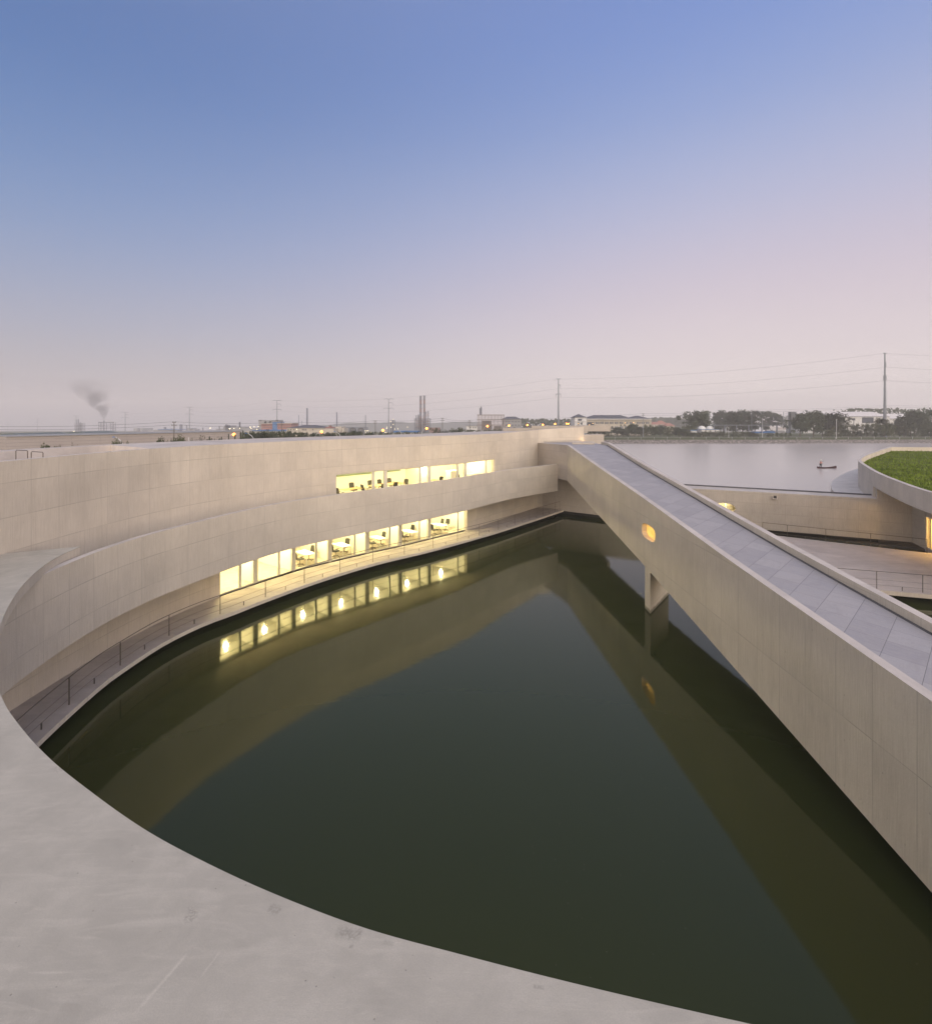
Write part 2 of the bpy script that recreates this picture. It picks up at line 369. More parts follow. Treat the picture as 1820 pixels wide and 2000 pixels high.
# paving of the ramp: square slabs laid diagonally
def paving():
    m, nt, b = newmat('grey_stone_paving')
    geo = nd(nt, 'ShaderNodeNewGeometry')
    mp = nd(nt, 'ShaderNodeMapping', {'Vector': geo.outputs['Position'], 'Rotation': (0, 0, R(47.8)), 'Location': (.39, -.07, 0)})
    sx = nd(nt, 'ShaderNodeSeparateXYZ', {0: mp.outputs[0]})
    S = .86
    def ln(v):
        t = math_(nt, 'FRACT', math_(nt, 'DIVIDE', v, S))
        return math_(nt, 'MULTIPLY', math_(nt, 'MINIMUM', t, math_(nt, 'SUBTRACT', 1.0, t)), S)
    l1 = mrange(nt, ln(sx.outputs[0]), .003, .008, 1, 0); l2 = mrange(nt, ln(sx.outputs[1]), .003, .008, 1, 0)
    j = math_(nt, 'MAXIMUM', l1, math_(nt, 'MULTIPLY', l2, .6))
    cm = nd(nt, 'ShaderNodeCombineXYZ', {0: math_(nt, 'FLOOR', math_(nt, 'DIVIDE', sx.outputs[0], S)), 1: math_(nt, 'FLOOR', math_(nt, 'DIVIDE', sx.outputs[1], S))})
    wn_ = nd(nt, 'ShaderNodeTexWhiteNoise', {0: cm.outputs[0]}, noise_dimensions='2D')
    c = mixc(nt, wn_.outputs[0], (.31, .30, .325), (.40, .385, .40))
    mp2 = nd(nt, 'ShaderNodeMapping', {'Vector': mp.outputs[0], 'Scale': (1, 6, 1)})
    n1 = nd(nt, 'ShaderNodeTexNoise', {'Vector': mp2.outputs[0], 'Scale': 2.2, 'Detail': 7, 'Roughness': .7})
    c = mixc(nt, mrange(nt, n1.outputs[0], .38, .66, 0, .7), c, (.40, .37, .355))
    n5 = nd(nt, 'ShaderNodeTexNoise', {'Vector': geo.outputs['Position'], 'Scale': .9, 'Detail': 8, 'Roughness': .75, 'Distortion': 1.5})
    c = mixc(nt, mrange(nt, n5.outputs[0], .5, .7, 0, .55), c, (.275, .262, .27))
    n2 = nd(nt, 'ShaderNodeTexNoise', {'Vector': geo.outputs['Position'], 'Scale': 30, 'Detail': 4})
    c = mixc(nt, mrange(nt, n2.outputs[0], .35, .7, 0, .3), c, (.24, .24, .26))
    c = mixc(nt, j, c, (.13, .125, .13))
    nt.links.new(c, b.inputs['Base Color']); b.inputs['Roughness'].default_value = .62
    bp = nd(nt, 'ShaderNodeBump', {'Height': math_(nt, 'SUBTRACT', n2.outputs[0], j), 'Strength': .3, 'Distance': .01})
    nt.links.new(bp.outputs[0], b.inputs['Normal'])
    return m
M['paving'] = paving()

def water():
    m, nt, b = newmat('still_green_water')
    geo = nd(nt, 'ShaderNodeNewGeometry')
    b.inputs['Base Color'].default_value = (.032, .039, .012, 1)
    sxy = nd(nt, 'ShaderNodeSeparateXYZ', {0: geo.outputs['Position']})
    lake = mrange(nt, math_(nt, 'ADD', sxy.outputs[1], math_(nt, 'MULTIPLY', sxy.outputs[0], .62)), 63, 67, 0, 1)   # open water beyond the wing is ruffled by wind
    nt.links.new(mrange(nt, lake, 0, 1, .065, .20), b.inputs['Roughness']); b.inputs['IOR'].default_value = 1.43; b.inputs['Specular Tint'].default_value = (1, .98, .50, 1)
    mp = nd(nt, 'ShaderNodeMapping', {'Vector': geo.outputs['Position'], 'Scale': (1, 1.6, 1)})
    n1 = nd(nt, 'ShaderNodeTexNoise', {'Vector': mp.outputs[0], 'Scale': .9, 'Detail': 3})
    n2 = nd(nt, 'ShaderNodeTexNoise', {'Vector': mp.outputs[0], 'Scale': 5, 'Detail': 3})
    bp = nd(nt, 'ShaderNodeBump', {'Height': math_(nt, 'ADD', n1.outputs[0], math_(nt, 'MULTIPLY', n2.outputs[0], .16)), 'Strength': .12, 'Distance': .035})
    nt.links.new(mrange(nt, lake, 0, 1, .06, .07), bp.inputs['Strength']); nt.links.new(mixc(nt, lake, (.032, .039, .012), (.50, .46, .43)), b.inputs['Base Color'])  # pale lake base colour paints in the bright sky reflection
    nt.links.new(bp.outputs[0], b.inputs['Normal'])
    return m
M['water'] = water()

def glass():
    m = bpy.data.materials.new('window_glass'); m.use_nodes = True; nt = m.node_tree; nt.nodes.clear()
    t = nd(nt, 'ShaderNodeBsdfTransparent', {'Color': (.94, .96, .93, 1)}); g = nd(nt, 'ShaderNodeBsdfGlossy', {'Roughness': .02})
    lw_ = nd(nt, 'ShaderNodeLayerWeight', {'Blend': .5}); f_o = math_(nt, 'ADD', math_(nt, 'MULTIPLY', math_(nt, 'POWER', lw_.outputs['Facing'], 4.5), .9), .04); mx_ = nd(nt, 'ShaderNodeMixShader', {0: f_o, 1: t.outputs[0], 2: g.outputs[0]})
    o = nd(nt, 'ShaderNodeOutputMaterial', {0: mx_.outputs[0]}); return m
M['glass'] = glass()
def emit(name, col, st):
    m, nt, b = newmat(name); b.inputs['Base Color'].default_value = (*col, 1)
    b.inputs['Emission Color'].default_value = (*col, 1); b.inputs['Emission Strength'].default_value = st; return m
M['lamp_warm'] = emit('warm_lamp', (1, .80, .45), 9)
M['lamp_sodium'] = emit('sodium_lamp', (1, .27, .035), 11)
M['lamp_white'] = emit('plant_floodlight', (1, .84, .55), 3)
M['win_lit'] = emit('lit_window', (1, .62, .22), 1.6)

def leafmat(name, col, col2):
    m, nt, b = newmat(name)
    oi = nd(nt, 'ShaderNodeNewGeometry')
    n = nd(nt, 'ShaderNodeTexNoise', {'Vector': oi.outputs['Position'], 'Scale': .6, 'Detail': 3})
    f = math_(nt, 'ADD', math_(nt, 'MULTIPLY', mrange(nt, n.outputs[0], .35, .65, 0, 1), .6), math_(nt, 'MULTIPLY', oi.outputs['Random Per Island'], .4))
    nt.links.new(mixc(nt, f, col, col2), b.inputs['Base Color']); b.inputs['Roughness'].default_value = .75
    b.inputs['Specular IOR Level'].default_value = .15
    return m
M['leaf'] = leafmat('tree_leaves', (.035, .048, .030), (.075, .092, .052))
M['leaf2'] = leafmat('hedge_leaves', (.045, .058, .030), (.095, .105, .050))
M['trunk'] = plain('tree_bark', (.10, .08, .06), .9)
def grass():
    m, nt, b = newmat('roof_grass')
    geo = nd(nt, 'ShaderNodeNewGeometry')
    mp = nd(nt, 'ShaderNodeMapping', {'Vector': geo.outputs['Position'], 'Scale': (.35, 1.5, 1)})
    n = nd(nt, 'ShaderNodeTexNoise', {'Vector': mp.outputs[0], 'Scale': .8, 'Detail': 7, 'Roughness': .7})
    c = mixc(nt, mrange(nt, n.outputs[0], .35, .66, 0, 1), (.045, .062, .012), (.17, .20, .03))
    n2 = nd(nt, 'ShaderNodeTexNoise', {'Vector': geo.outputs['Position'], 'Scale': 14, 'Detail': 4})
    c = mixc(nt, mrange(nt, n2.outputs[0], .35, .7, 0, .5), c, (.05, .06, .012))
    nt.links.new(c, b.inputs['Base Color']); b.inputs['Roughness'].default_value = .9; b.inputs['Specular IOR Level'].default_value = .1
    return m
M['grass'] = grass()
def land():
    m, nt, b = newmat('rough_grassland')
    geo = nd(nt, 'ShaderNodeNewGeometry')
    mp = nd(nt, 'ShaderNodeMapping', {'Vector': geo.outputs['Position'], 'Scale': (.02, .12, 1)})
    n = nd(nt, 'ShaderNodeTexNoise', {'Vector': mp.outputs[0], 'Scale': 1, 'Detail': 8, 'Roughness': .7})
    c = mixc(nt, mrange(nt, n.outputs[0], .38, .62, 0, 1), (.065, .085, .032), (.13, .135, .06))
    n2 = nd(nt, 'ShaderNodeTexNoise', {'Vector': geo.outputs['Position'], 'Scale': .5, 'Detail': 5})
    c = mixc(nt, mrange(nt, n2.outputs[0], .4, .7, 0, .5), c, (.05, .06, .03))
    nt.links.new(c, b.inputs['Base Color']); b.inputs['Roughness'].default_value = .95; b.inputs['Specular IOR Level'].default_value = .1
    return m
M['land'] = land()
def stones():
    m, nt, b = newmat('stone_revetment')
    geo = nd(nt, 'ShaderNodeNewGeometry')
    v = nd(nt, 'ShaderNodeTexVoronoi', {'Vector': geo.outputs['Position'], 'Scale': 1.3})
    c = mixc(nt, v.outputs['Color'], (.14, .125, .115), (.36, .32, .29))
    c = mixc(nt, mrange(nt, v.outputs['Distance'], .35, .6, 0, .7), c, (.06, .055, .05))
    nt.links.new(c, b.inputs['Base Color']); b.inputs['Roughness'].default_value = .9
    return m
M['stones'] = stones()

# ------------------------------------------------------------------ setting: water and land
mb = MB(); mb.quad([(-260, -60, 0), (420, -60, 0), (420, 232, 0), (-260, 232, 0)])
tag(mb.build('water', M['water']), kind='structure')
shore = [(-260, 60), (-60, 62), (-24, 95), (6, 150), (34, 205), (62, 214), (120, 215.5), (200, 217), (420, 220)]
mb = MB()
rows = [(0, None), (9, 1.6)]
for i in range(len(shore) - 1):
    a, b_ = shore[i], shore[i + 1]
    mb.quad([(a[0], a[1] - .5, -.4), (b_[0], b_[1] - .5, -.4), (b_[0], b_[1] + 3.2, 1.55), (a[0], a[1] + 3.2, 1.55)])
tag(mb.build('shore_bank', M['stones']), kind='structure')
mb = MB()
def strip(y0, y1, x0=-7000, x1=7000):
    mb.quad([(x0, y0, gz(y0)), (x1, y0, gz(y0)), (x1, y1, gz(y1)), (x0, y1, gz(y1))])
for i in range(len(shore) - 1):
    a, b_ = shore[i], shore[i + 1]
    mb.quad([(a[0], a[1] + 3.1, 1.5), (b_[0], b_[1] + 3.1, 1.5), (b_[0], 240, 1.5), (a[0], 240, 1.5)])
mb.quad([(-1500, 60, 1.5), (-260, 60, 1.5), (-260, 240, 1.5), (-1500, 240, 1.5)])
strip(240, 1000, -2290, 1490); strip(1000, 2290, -2290, 1490)
tag(mb.build('ground', M['land']), kind='structure')
mb = MB(); mb.quad([(30, 291, gz(291) + .03), (480, 296, gz(296) + .03), (480, 301, gz(301) + .03), (30, 297, gz(297) + .03)])
tag(mb.build('road', plain('asphalt', (.14, .14, .15), .9)), kind='structure')

rl_ = random.Random(21); mb = MB()
for _ in range(420):
    y = rl_.uniform(6, 50); x = rl_.uniform(-13, 10)
    if rl_.random() < .55: cxx, cyy = rl_.choice([(-4, 22), (3, 30), (6, 16), (-9, 26), (9.3, 38), (2.5, 12)]); x = cxx + rl_.gauss(0, 1.2); y = cyy + rl_.gauss(0, 1.5)
    a = rl_.random() * 6.28; s_ = rl_.uniform(.005, .018); dx, dy = math.cos(a) * s_, math.sin(a) * s_
    mb.quad([(x - dx, y - dy, .006), (x + dy * .5, y - dx * .5, .006), (x + dx, y + dy, .006), (x - dy * .5, y + dx * .5, .006)])
tag(mb.build('floating_leaves', plain('dry_leaf', (.09, .085, .055), .8)), 'tiny pale leaves and dust specks floating on the dark pool', 'leaves', None, 'stuff')
# ------------------------------------------------------------------ the curved office building around the basin
W = crom([(-13.2, 0), (-15.0, 6), (-15.9, 12), (-16.05, 17.06), (-15.95, 21.4), (-15.45, 24.8), (-14.2, 28.2), (-11.38, 32.9), (-9.5, 35.06), (-7.33, 37.25), (-5.06, 39.4), (-2.75, 41.85), (.05, 44.8), (4.3, 50.9), (8.5, 56.9)], 14)
aW = arcs(W)
P = crom([(10.0, 1.7), (2, 3.1), (-.2, 3.5), (-5, 5.3), (-8.3, 7.5), (-10.6, 9.9), (-12.3, 12.0), (-13.15, 13.9), (-13.55, 15.9), (-13.75, 17.9), (-13.7, 19.6), (-13.45, 21.2), (-13.05, 22.6), (-12.45, 24.5), (-11.75, 26.4), (-10.1, 29.4), (-6.12, 33.8), (-1.2, 39.2), (4.5, 46.6), (9.7, 51.45)], 12)
E = crom([(-14.2, 17.9), (-13.95, 16.7), (-13.45, 15.4), (-12.55, 13.75), (-11.35, 12.0), (-10.1, 10.45), (-8.9, 9.15), (-7.77, 8.13), (-6.8, 7.40), (-5.75, 6.70), (-4.68, 6.08), (-3.72, 5.565), (-2.9, 5.19), (-1.98, 4.82), (-.98, 4.48), (-.045, 4.245), (.93, 4.02), (2.03, 3.79), (3.4, 3.53), (5, 3.25), (7, 2.9), (10.0, 2.4)], 16)
D = crom([(-8.6, 6.0), (-11.2, 9.4), (-12.8, 12.8), (-13.6, 15.4), (-14.1, 18.7), (-14.1, 20.4), (-13.9, 22.5), (-13.25, 24.5), (-12.35, 26), (-11.55, 27.5), (-9.4, 31), (-6.3, 34.9), (-2.6, 38.4), (2.4, 43.9), (6.7, 49.3), (11.0, 54.9)], 12)
WT = 9.42
bld = empty('curved_office_building', (-8, 30, 0), 'two storey curved pale concrete office building wrapping round the basin, with lit windows', 'building')

def pts_at(c, px0, px1, n, after=0):
    s0 = arc_px(c, px0, after); s1 = arc_px(c, px1, after); return sub(c, s0, s1, n), s0

LW = [430, 473, 503, 548.6, 577, 620, 647, 695.7, 720, 763.7, 784.6, 822, 841.5, 897.5, 912]
UW = [657, 731, 755, 822.4, 840.7, 895.7, 911, 952, 966]
sL0, sL1 = arc_px(W, 430), arc_px(W, 912); sU0, sU1 = arc_px(W, 657), arc_px(W, 966)
Wi = offset(W, .35)
def wseg(s0, s1, step=.6):
    n = max(2, int((s1 - s0) / step) + 1)
    ss = [s0 + (s1 - s0) * i / (n - 1) for i in range(n)]
    A = [at_arc(W, aW, s) for s in ss]
    B = []
    for s in ss:
        lo = max(0, s - .05); hi = min(aW[-1], s + .05); p, q = at_arc(W, aW, lo), at_arc(W, aW, hi)
        L = math.dist(p, q); B.append((-(q[1] - p[1]) / L, (q[0] - p[0]) / L))
    return ss, A, B
def wallpiece(mb, s0, s1, z0, z1, off=0, th=.35, mt=1, mf=0):
    ss, A, N = wseg(s0, s1)
    a = [(p[0] + n[0] * off, p[1] + n[1] * off) for p, n in zip(A, N)]
    b = [(p[0] + n[0] * (off + th), p[1] + n[1] * (off + th)) for p, n in zip(A, N)]
    zt = z1(ss) if callable(z1) else z1
    mb.ribbon(a, b, z0, zt, u0=s0, mt=mt, mf=mf)
send = aW[-1]; s978 = arc_px(W, 978)
ztop = lambda ss: [WT + max(0, (s - s978) / (send - s978)) * .2 for s in ss]
mb = MB()
wallpiece(mb, 0, sL0, .30, 3.3); wallpiece(mb, sL1, send, .30, 3.3)
wallpiece(mb, 0, send, 3.3, 4.25)
wallpiece(mb, 0, sU0, 4.25, 6.87); wallpiece(mb, sU1, send, 4.25, 6.87)
wallpiece(mb, 0, send, 6.87, ztop)
# straight continuation of the wall beyond the bridge
A = [(8.5, 56.9), (11.5, 58.4), (14.5, 59.9)]; B = [(8.2, 57.4), (11.2, 58.9), (14.2, 60.4)]
mb.ribbon(A, B, 6.5, [9.62, 9.78, 9.93], u0=send)
mb.build('curved_wall', [M['wall'], M['top']], bld)
# roof, with the sunk pocket at its left end
mb = MB()
sP0, sP1 = arc_px(W, 313), arc_px(W, 180)
n = 70
a_ = []; b_ = []
WO = offset(W, 5.3); aWO = arcs(WO); Wn = offset(W, .36); aWn = arcs(Wn)
r0 = sP0 / aW[-1]; q0 = arc_px(WO, 217)
for i in range(n):
    t = i / (n - 1)
    a_.append(at_arc(Wn, aWn, (r0 + (1 - r0) * t) * aWn[-1])); b_.append(at_arc(WO, aWO, q0 + (aWO[-1] - q0) * t))
mb.ribbon(a_, b_, 8.6, 9.40)
k0 = 0
a2 = [at_arc(Wn, aWn, (r0 + .01) * t * aWn[-1]) for t in [i / 30 for i in range(31)]]
b2 = [at_arc(WO, aWO, (q0 + .6) * i / 30) for i in range(31)]
mb.ribbon(a2, b2, 8.55, 8.92)
WO2 = offset(W, 6.1)
mb.ribbon([p for p in WO], [p for p in WO2], .2, [9.41 + .0 * i for i in range(len(WO))])
mb.build('roof', [M['top'], M['top']], bld)
mb = MB(); 
c0 = at(1014, 845.3, 9.40); c1 = at(1046, 843.4, 9.40)
for bx_ in ((4.6, 8.2, 60.5, 63.5, 9.0, 9.75), (8.9, 16.5, 66, 69, 9.0, 9.95), (17.3, 22, 74, 76, 9, 9.9)):
    mb = MB(); mb.box(*bx_); mb.build('roof_upstand', [M['wall_grey'], M['top']], bld)
mb = MB(); mb.prism([(8.0, 56.75), (8.9, 56.55), (9.1, 57.2), (8.2, 57.6)], .2, 4.4); mb.build('corner_pier', [M['wall_grey'], M['top']], bld)

# gallery parapet
sPe = arcs(P)[-1]
mb = MB(); Pi = offset(P, .26)
sK = arc_px(P, 990); aPp = arcs(P); kf = [max(0, (q - sK) / (aPp[-1] - sK)) for q in aPp]
mb.ribbon(P, Pi, [3.0 + .28 * q for q in kf], [5.84 + .27 * q for q in kf])
mb.build('parapet', [M['wall'], M['top']], bld)
# gallery slab between parapet and wall
mb = MB()
sPs = arc_px(P, -60, 4); aP = arcs(P)
sPs = [aP[i] for i in range(len(P)) if P[i][0] < -10.5][0]
sWs = [aW[i] for i in range(len(W)) if W[i][1] > 6][0]
Pin = offset(P, .25); aPin = arcs(Pin)
f0 = sPs / aP[-1]
A = [at_arc(Pin, aPin, (f0 + (1 - f0) * i / 60) * aPin[-1]) for i in range(61)]
Bw = [at_arc(W, aW, sWs + (aW[-1] - .3 - sWs) * i / 60) for i in range(61)]
Bw = [(p[0] + .02, p[1] - .02) for p in Bw]
mb.ribbon(A, Bw, 3.36, 4.22)
mb.build('gallery_floor', [M['top'], M['top']], bld)
# walkway deck
mb = MB(); aD = arcs(D)
B = [at_arc(W, aW, sWs + (aW[-1] - sWs) * i / 80) for i in range(81)]
A = [at_arc(D, aD, aD[-1] * i / 80) for i in range(81)]
mb.ribbon(A, B, .42, .60)
mb.build('walkway', [M['wall'], M['deck']], bld)
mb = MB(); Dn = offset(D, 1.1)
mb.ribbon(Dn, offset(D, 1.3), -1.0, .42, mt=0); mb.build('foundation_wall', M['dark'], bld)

# landing slab: wide top in the foreground (bevelled edge)
mb = MB(); n = len(E); aE = arcs(E)
PZ1, PZ0 = 6.2, 5.85
rnd = random.Random(3)
Ed = [at_arc(E, aE, aE[-1] * i / 420) for i in range(421)]
jit = [0] * 421
for i in range(421):
    jit[i] = .004 * math.sin(i * 1.7) * rnd.random() + (rnd.random() < .12) * .03 * rnd.random() ** 2
Ei = offset(Ed, .02); Ej = [(p[0] * (1 - t) + q[0] * t, p[1] * (1 - t) + q[1] * t) for p, q, t in zip(Ed, Ei, jit)]
outer = []
for i in range(421):
    t = i / 420
    outer.append(None)
# the slab's back boundary: wall of the building on the left, then far behind the camera
back = crom([(-16.25, 16.87), (-16.0, 12), (-15.1, 6), (-13.5, 0), (-11, -4), (-6, -7), (0, -8), (5, -8), (10.0, -8)], 8); ab = arcs(back)
bk = [at_arc(back, ab, ab[-1] * i / 420) for i in range(421)]
U = 0
for i in range(420):
    a, b1 = Ej[i], Ej[i + 1]; ai, bi = offset([Ed[i], Ed[i + 1]], .012); d = math.dist(a, b1)
    ai = Ei[i]; bi = Ei[i + 1]
    mb.quad([(a[0], a[1], PZ0), (b1[0], b1[1], PZ0), (b1[0], b1[1], PZ1 - .02), (a[0], a[1], PZ1 - .02)], [(U, PZ0), (U + d, PZ0), (U + d, PZ1), (U, PZ1)], 0)
    mb.quad([(a[0], a[1], PZ1 - .02), (b1[0], b1[1], PZ1 - .02), (bi[0], bi[1], PZ1), (ai[0], ai[1], PZ1)], None, 1)
    mb.quad([(ai[0], ai[1], PZ1), (bi[0], bi[1], PZ1), (bk[i + 1][0], bk[i + 1][1], PZ1), (bk[i][0], bk[i][1], PZ1)], None, 1)
    mb.quad([(a[0], a[1], PZ0), (bk[i][0], bk[i][1], PZ0), (bk[i + 1][0], bk[i + 1][1], PZ0), (b1[0], b1[1], PZ0)], None, 1)
    U += d
for a, b1 in ((Ej[0], bk[0]), (Ej[-1], bk[-1])):
    mb.quad([(a[0], a[1], PZ0), (a[0], a[1], PZ1), (b1[0], b1[1], PZ1), (b1[0], b1[1], PZ0)], None, 0)
mb.build('landing_slab', [M['wall'], M['near']], bld)

# windows: frames, mullions, panes; rooms behind
def wpt(s, off):
    p, q = at_arc(W, aW, s - .05), at_arc(W, aW, s + .05); L = math.dist(p, q)
    c = at_arc(W, aW, s); return (c[0] - (q[1] - p[1]) / L * off, c[1] + (q[0] - p[0]) / L * off)
def wang(s):
    p, q = at_arc(W, aW, s - .05), at_arc(W, aW, s + .05); return math.atan2(q[1] - p[1], q[0] - p[0])
def bar(mb, s, w_, off, th, z0, z1):
    c = wpt(s, off); Mx = Matrix.Translation((c[0], c[1], 0)) @ Matrix.Rotation(wang(s), 4, 'Z')
    mb.box(-w_ / 2, w_ / 2, 0, th, z0, z1, 0, Mx)
def rail_h(mb, s0, s1, off, th, z0, z1):
    n = max(2, int((s1 - s0) / .5)); ss = [s0 + (s1 - s0) * i / (n - 1) for i in range(n)]
    mb.ribbon([wpt(s, off) for s in ss], [wpt(s, off + th) for s in ss], z0, z1, mt=0)
def window(s0, s1, z0, z1, off, thick_right=False, tw=.28):
    f = MB()
    rail_h(f, s0, s1, off, .09, z0, z0 + .07); rail_h(f, s0, s1, off, .09, z1 - .07, z1)
    bar(f, s0 + .035, .07, off - .004, .1, z0, z1); bar(f, s1 - .035, .07, off - .004, .1, z0, z1)
    o = f.build('window', M['frame'], bld)
    g = MB(); a, b1 = wpt(s0 + .07, off + .045), wpt(s1 - .07, off + .045)
    g.quad([(a[0], a[1], z0 + .07), (b1[0], b1[1], z0 + .07), (b1[0], b1[1], z1 - .07), (a[0], a[1], z1 - .07)])
    p = g.build('pane', M['glass'], o); p.matrix_parent_inverse = Matrix(); p.matrix_world = Matrix() 
    return o
sl = [arc_px(W, x) for x in LW]
# lower: panes 0-1,1-2 (bay), pier between bays
bays = [(0, 1, 2), (2, 3, 4), (4, 5, 6), (6, 7, 8), (8, 9, 10), (10, 11, 12), (12, 13, 14)]
for k, (i, j, e) in enumerate(bays):
    g0 = .0 if k == 0 else .09; g1 = .0 if k == 6 else .09
    window(sl[i] + g0, sl[j], .62, 3.3, .18); window(sl[j], sl[e] - g1, .62, 3.3, .18)
    if k < 6:
        piers = MB(); bar(piers, sl[e], .18, .14, .3, .60, 3.3); piers.build('window_pier', M['frame'], bld)
su = [arc_px(W, x) for x in UW]
for (i, j, g0, g1) in ((0, 1, 0, .04), (1, 2, .04, .08), (2, 3, .08, .03), (3, 4, .03, .08), (4, 5, .08, .03), (5, 6, .03, .08), (6, 7, .08, .02), (7, 8, .02, 0)):
    window(su[i] + g0, su[j] - g1, 4.27, 6.87, .12)
for i, w_ in ((1, .12), (2, .24), (3, .10), (4, .24), (5, .10), (6, .24), (7, .06)):
    piers = MB(); bar(piers, su[i], w_ , .10, .2, 4.25, 6.87); piers.build('window_pier', M['frame'], bld)

def room(s0, s1, zf, zc, depth, parts=True, name='office_interior'):
    mb = MB(); n = 12; ss = [s0 + (s1 - s0) * i / n for i in range(n + 1)]
    A = [wpt(s, .30) for s in ss]; B = [wpt(s, depth) for s in ss]
    for i in range(n):
        mb.quad([(*A[i], zf), (*A[i + 1], zf), (*B[i + 1], zf), (*B[i], zf)], None, 1)
        mb.quad([(*A[i], zc), (*A[i + 1], zc), (*B[i + 1], zc), (*B[i], zc)])
        mb.quad([(*B[i], zf), (*B[i + 1], zf), (*B[i + 1], zc), (*B[i], zc)])
    for k in (0, n): mb.quad([(*A[k], zf), (*B[k], zf), (*B[k], zc), (*A[k], zc)])
    return mb.build(name, [M['plaster'], M['floor_in']], bld)
room(sl[0] - .02, sl[-1] + .02, .61, 3.29, 5.2)
mb = MB()
for k in (2, 4, 6, 8, 10, 12):
    a, b1 = wpt(sl[k] - .06, .42), wpt(sl[k] - .06, 5.19); a2_, b2_ = wpt(sl[k] + .06, .42), wpt(sl[k] + .06, 5.19)
    if k == 2: b1, b2_ = wpt(sl[k] - .06, 1.6), wpt(sl[k] + .06, 1.6)
    mb.prism([a, a2_, b2_, b1], .615, 3.285, mt=0)
mb.build('partition', M['plaster'], bld)
mb = MB(); cx = wpt((sl[0] + sl[1]) / 2 + .35, 2.6); mb.lathe([(.22, .615), (.22, 3.28)], (cx[0], cx[1], 0), 20); mb.build('column', M['plaster'], bld, smooth=True)
room(su[0] - .3, su[-1] + .1, 4.60, 6.98, 5.2)
mb = MB()
def s_for0(px_, off): return min((abs(910 + F * wpt(q * .05, off)[0] / wpt(q * .05, off)[1] - px_), q * .05) for q in range(int(su[0] / .05), int((send - 1) / .05)))[1]
def blk(sa, sb, o0, o1, z0, z1): mb.prism([wpt(sa, o0), wpt(sb, o0), wpt(sb, o1), wpt(sa, o1)], z0, z1, mt=0)
sc1 = s_for0(885, 2.2); blk(sc1 - .7, sc1 + .7, 2.0, 2.6, 4.61, 5.95); sc2 = s_for0(826, 2.5); blk(sc2, sc2 + .15, 1.6, 5.1, 4.61, 6.96)
mb.build('partition', M['plaster'], bld)
mb = MB(); h1, h2, h3, h4 = s_for0(658, 4.9), s_for0(728, 4.9), s_for0(757, 4.9), s_for0(782, 4.9); hw_ = plain('green_glass', (.20, .26, .16), .3)
blk(h1, h2, 4.9, 5.15, 6.05, 6.4); mb.build('high_window', hw_, bld); mb = MB(); blk(h3, h4, 4.9, 5.15, 6.05, 6.4); mb.build('high_window', hw_, bld)

def ceiling_light(p, z, e, name='ceiling_lamp', r=.06):
    m_ = MB(); m_.lathe([(.001, -r), (r * .7, -r * .75), (r, -.02), (r, .0)], (p[0], p[1], z), 14)
    o = m_.build(name, M['lamp_warm'], bld, smooth=True)
    l = bpy.data.lights.new('lamp_light', 'POINT'); l.energy = e; l.color = (1, .81, .40); l.shadow_soft_size = .12
    lo = bpy.data.objects.new('lamp_light', l); C.objects.link(lo); lo.location = (p[0], p[1], z - .28)
    return o
for k, (i, j, e) in enumerate(bays):
    ceiling_light(wpt((sl[i] + sl[e]) / 2 - .1, 1.15), 3.28, 470 if k < 6 else 560)
    ceiling_light(wpt((sl[i] + sl[e]) / 2, 4.1), 3.28, 90)
for s_ in (su[0] + 1.5, su[2] + .3, su[3] - 1.2, su[4] + .9, su[5] + .5, su[6] + .9, su[7] + .4):
    ceiling_light(wpt(s_, 2.4), 6.95, 230)

# ------------------------------------------------------------------ furniture
def make_chair():
    r = empty('office_chair', (0, 0, 0), local=True)
    b = MB()
    for k in range(5):
        a = k * 2 * math.pi / 5; b.tube([(0, 0, .09), (.29 * math.cos(a), .29 * math.sin(a), .06)], .022, 5); b.lathe([(.001, 0), (.03, .01), (.03, .05), (.001, .06)], (.29 * math.cos(a), .29 * math.sin(a), 0), 6)
    b.tube([(0, 0, .08), (0, 0, .42)], .028, 6); b.build('base', M['steel'], r)
    s = MB(); s.prism([(-.24, -.20), (-.20, -.25), (.20, -.25), (.24, -.20), (.23, .20), (.18, .24), (-.18, .24), (-.23, .20)], .42, .49, mt=0); s.build('seat', M['black'], r)
    q = MB(); n = 8
    for i in range(n):
        for (o0, o1) in ((0, 0),):
            x0, x1 = -.23 + .46 * i / n, -.23 + .46 * (i + 1) / n
            c0_, c1_ = .26 + .05 * math.cos(x0 * 6), .26 + .05 * math.cos(x1 * 6)
            tp = lambda x: 1.02 - 1.6 * max(0, abs(x) - .15) ** 2 * 6
            q.quad([(x0, c0_, .56), (x1, c1_, .56), (x1, c1_ + .08, tp(x1)), (x0, c0_ + .08, tp(x0))]); q.quad([(x0, c0_ + .03, .56), (x1, c1_ + .03, .56), (x1, c1_ + .11, tp(x1)), (x0, c0_ + .11, tp(x0))])
    q.tube([(0, .18, .44), (0, .34, .50), (0, .37, .70)], .025, 5); q.build('backrest', M['black'], r)
    for sx_ in (-1, 1):
        a = MB(); a.tube([(sx_ * .2, 0, .45), (sx_ * .29, 0, .48), (sx_ * .29, 0, .66)], .015, 5); a.box(sx_ * .29 - .03, sx_ * .29 + .03, -.13, .13, .66, .69); a.build('armrest', M['black'], r)
    return r
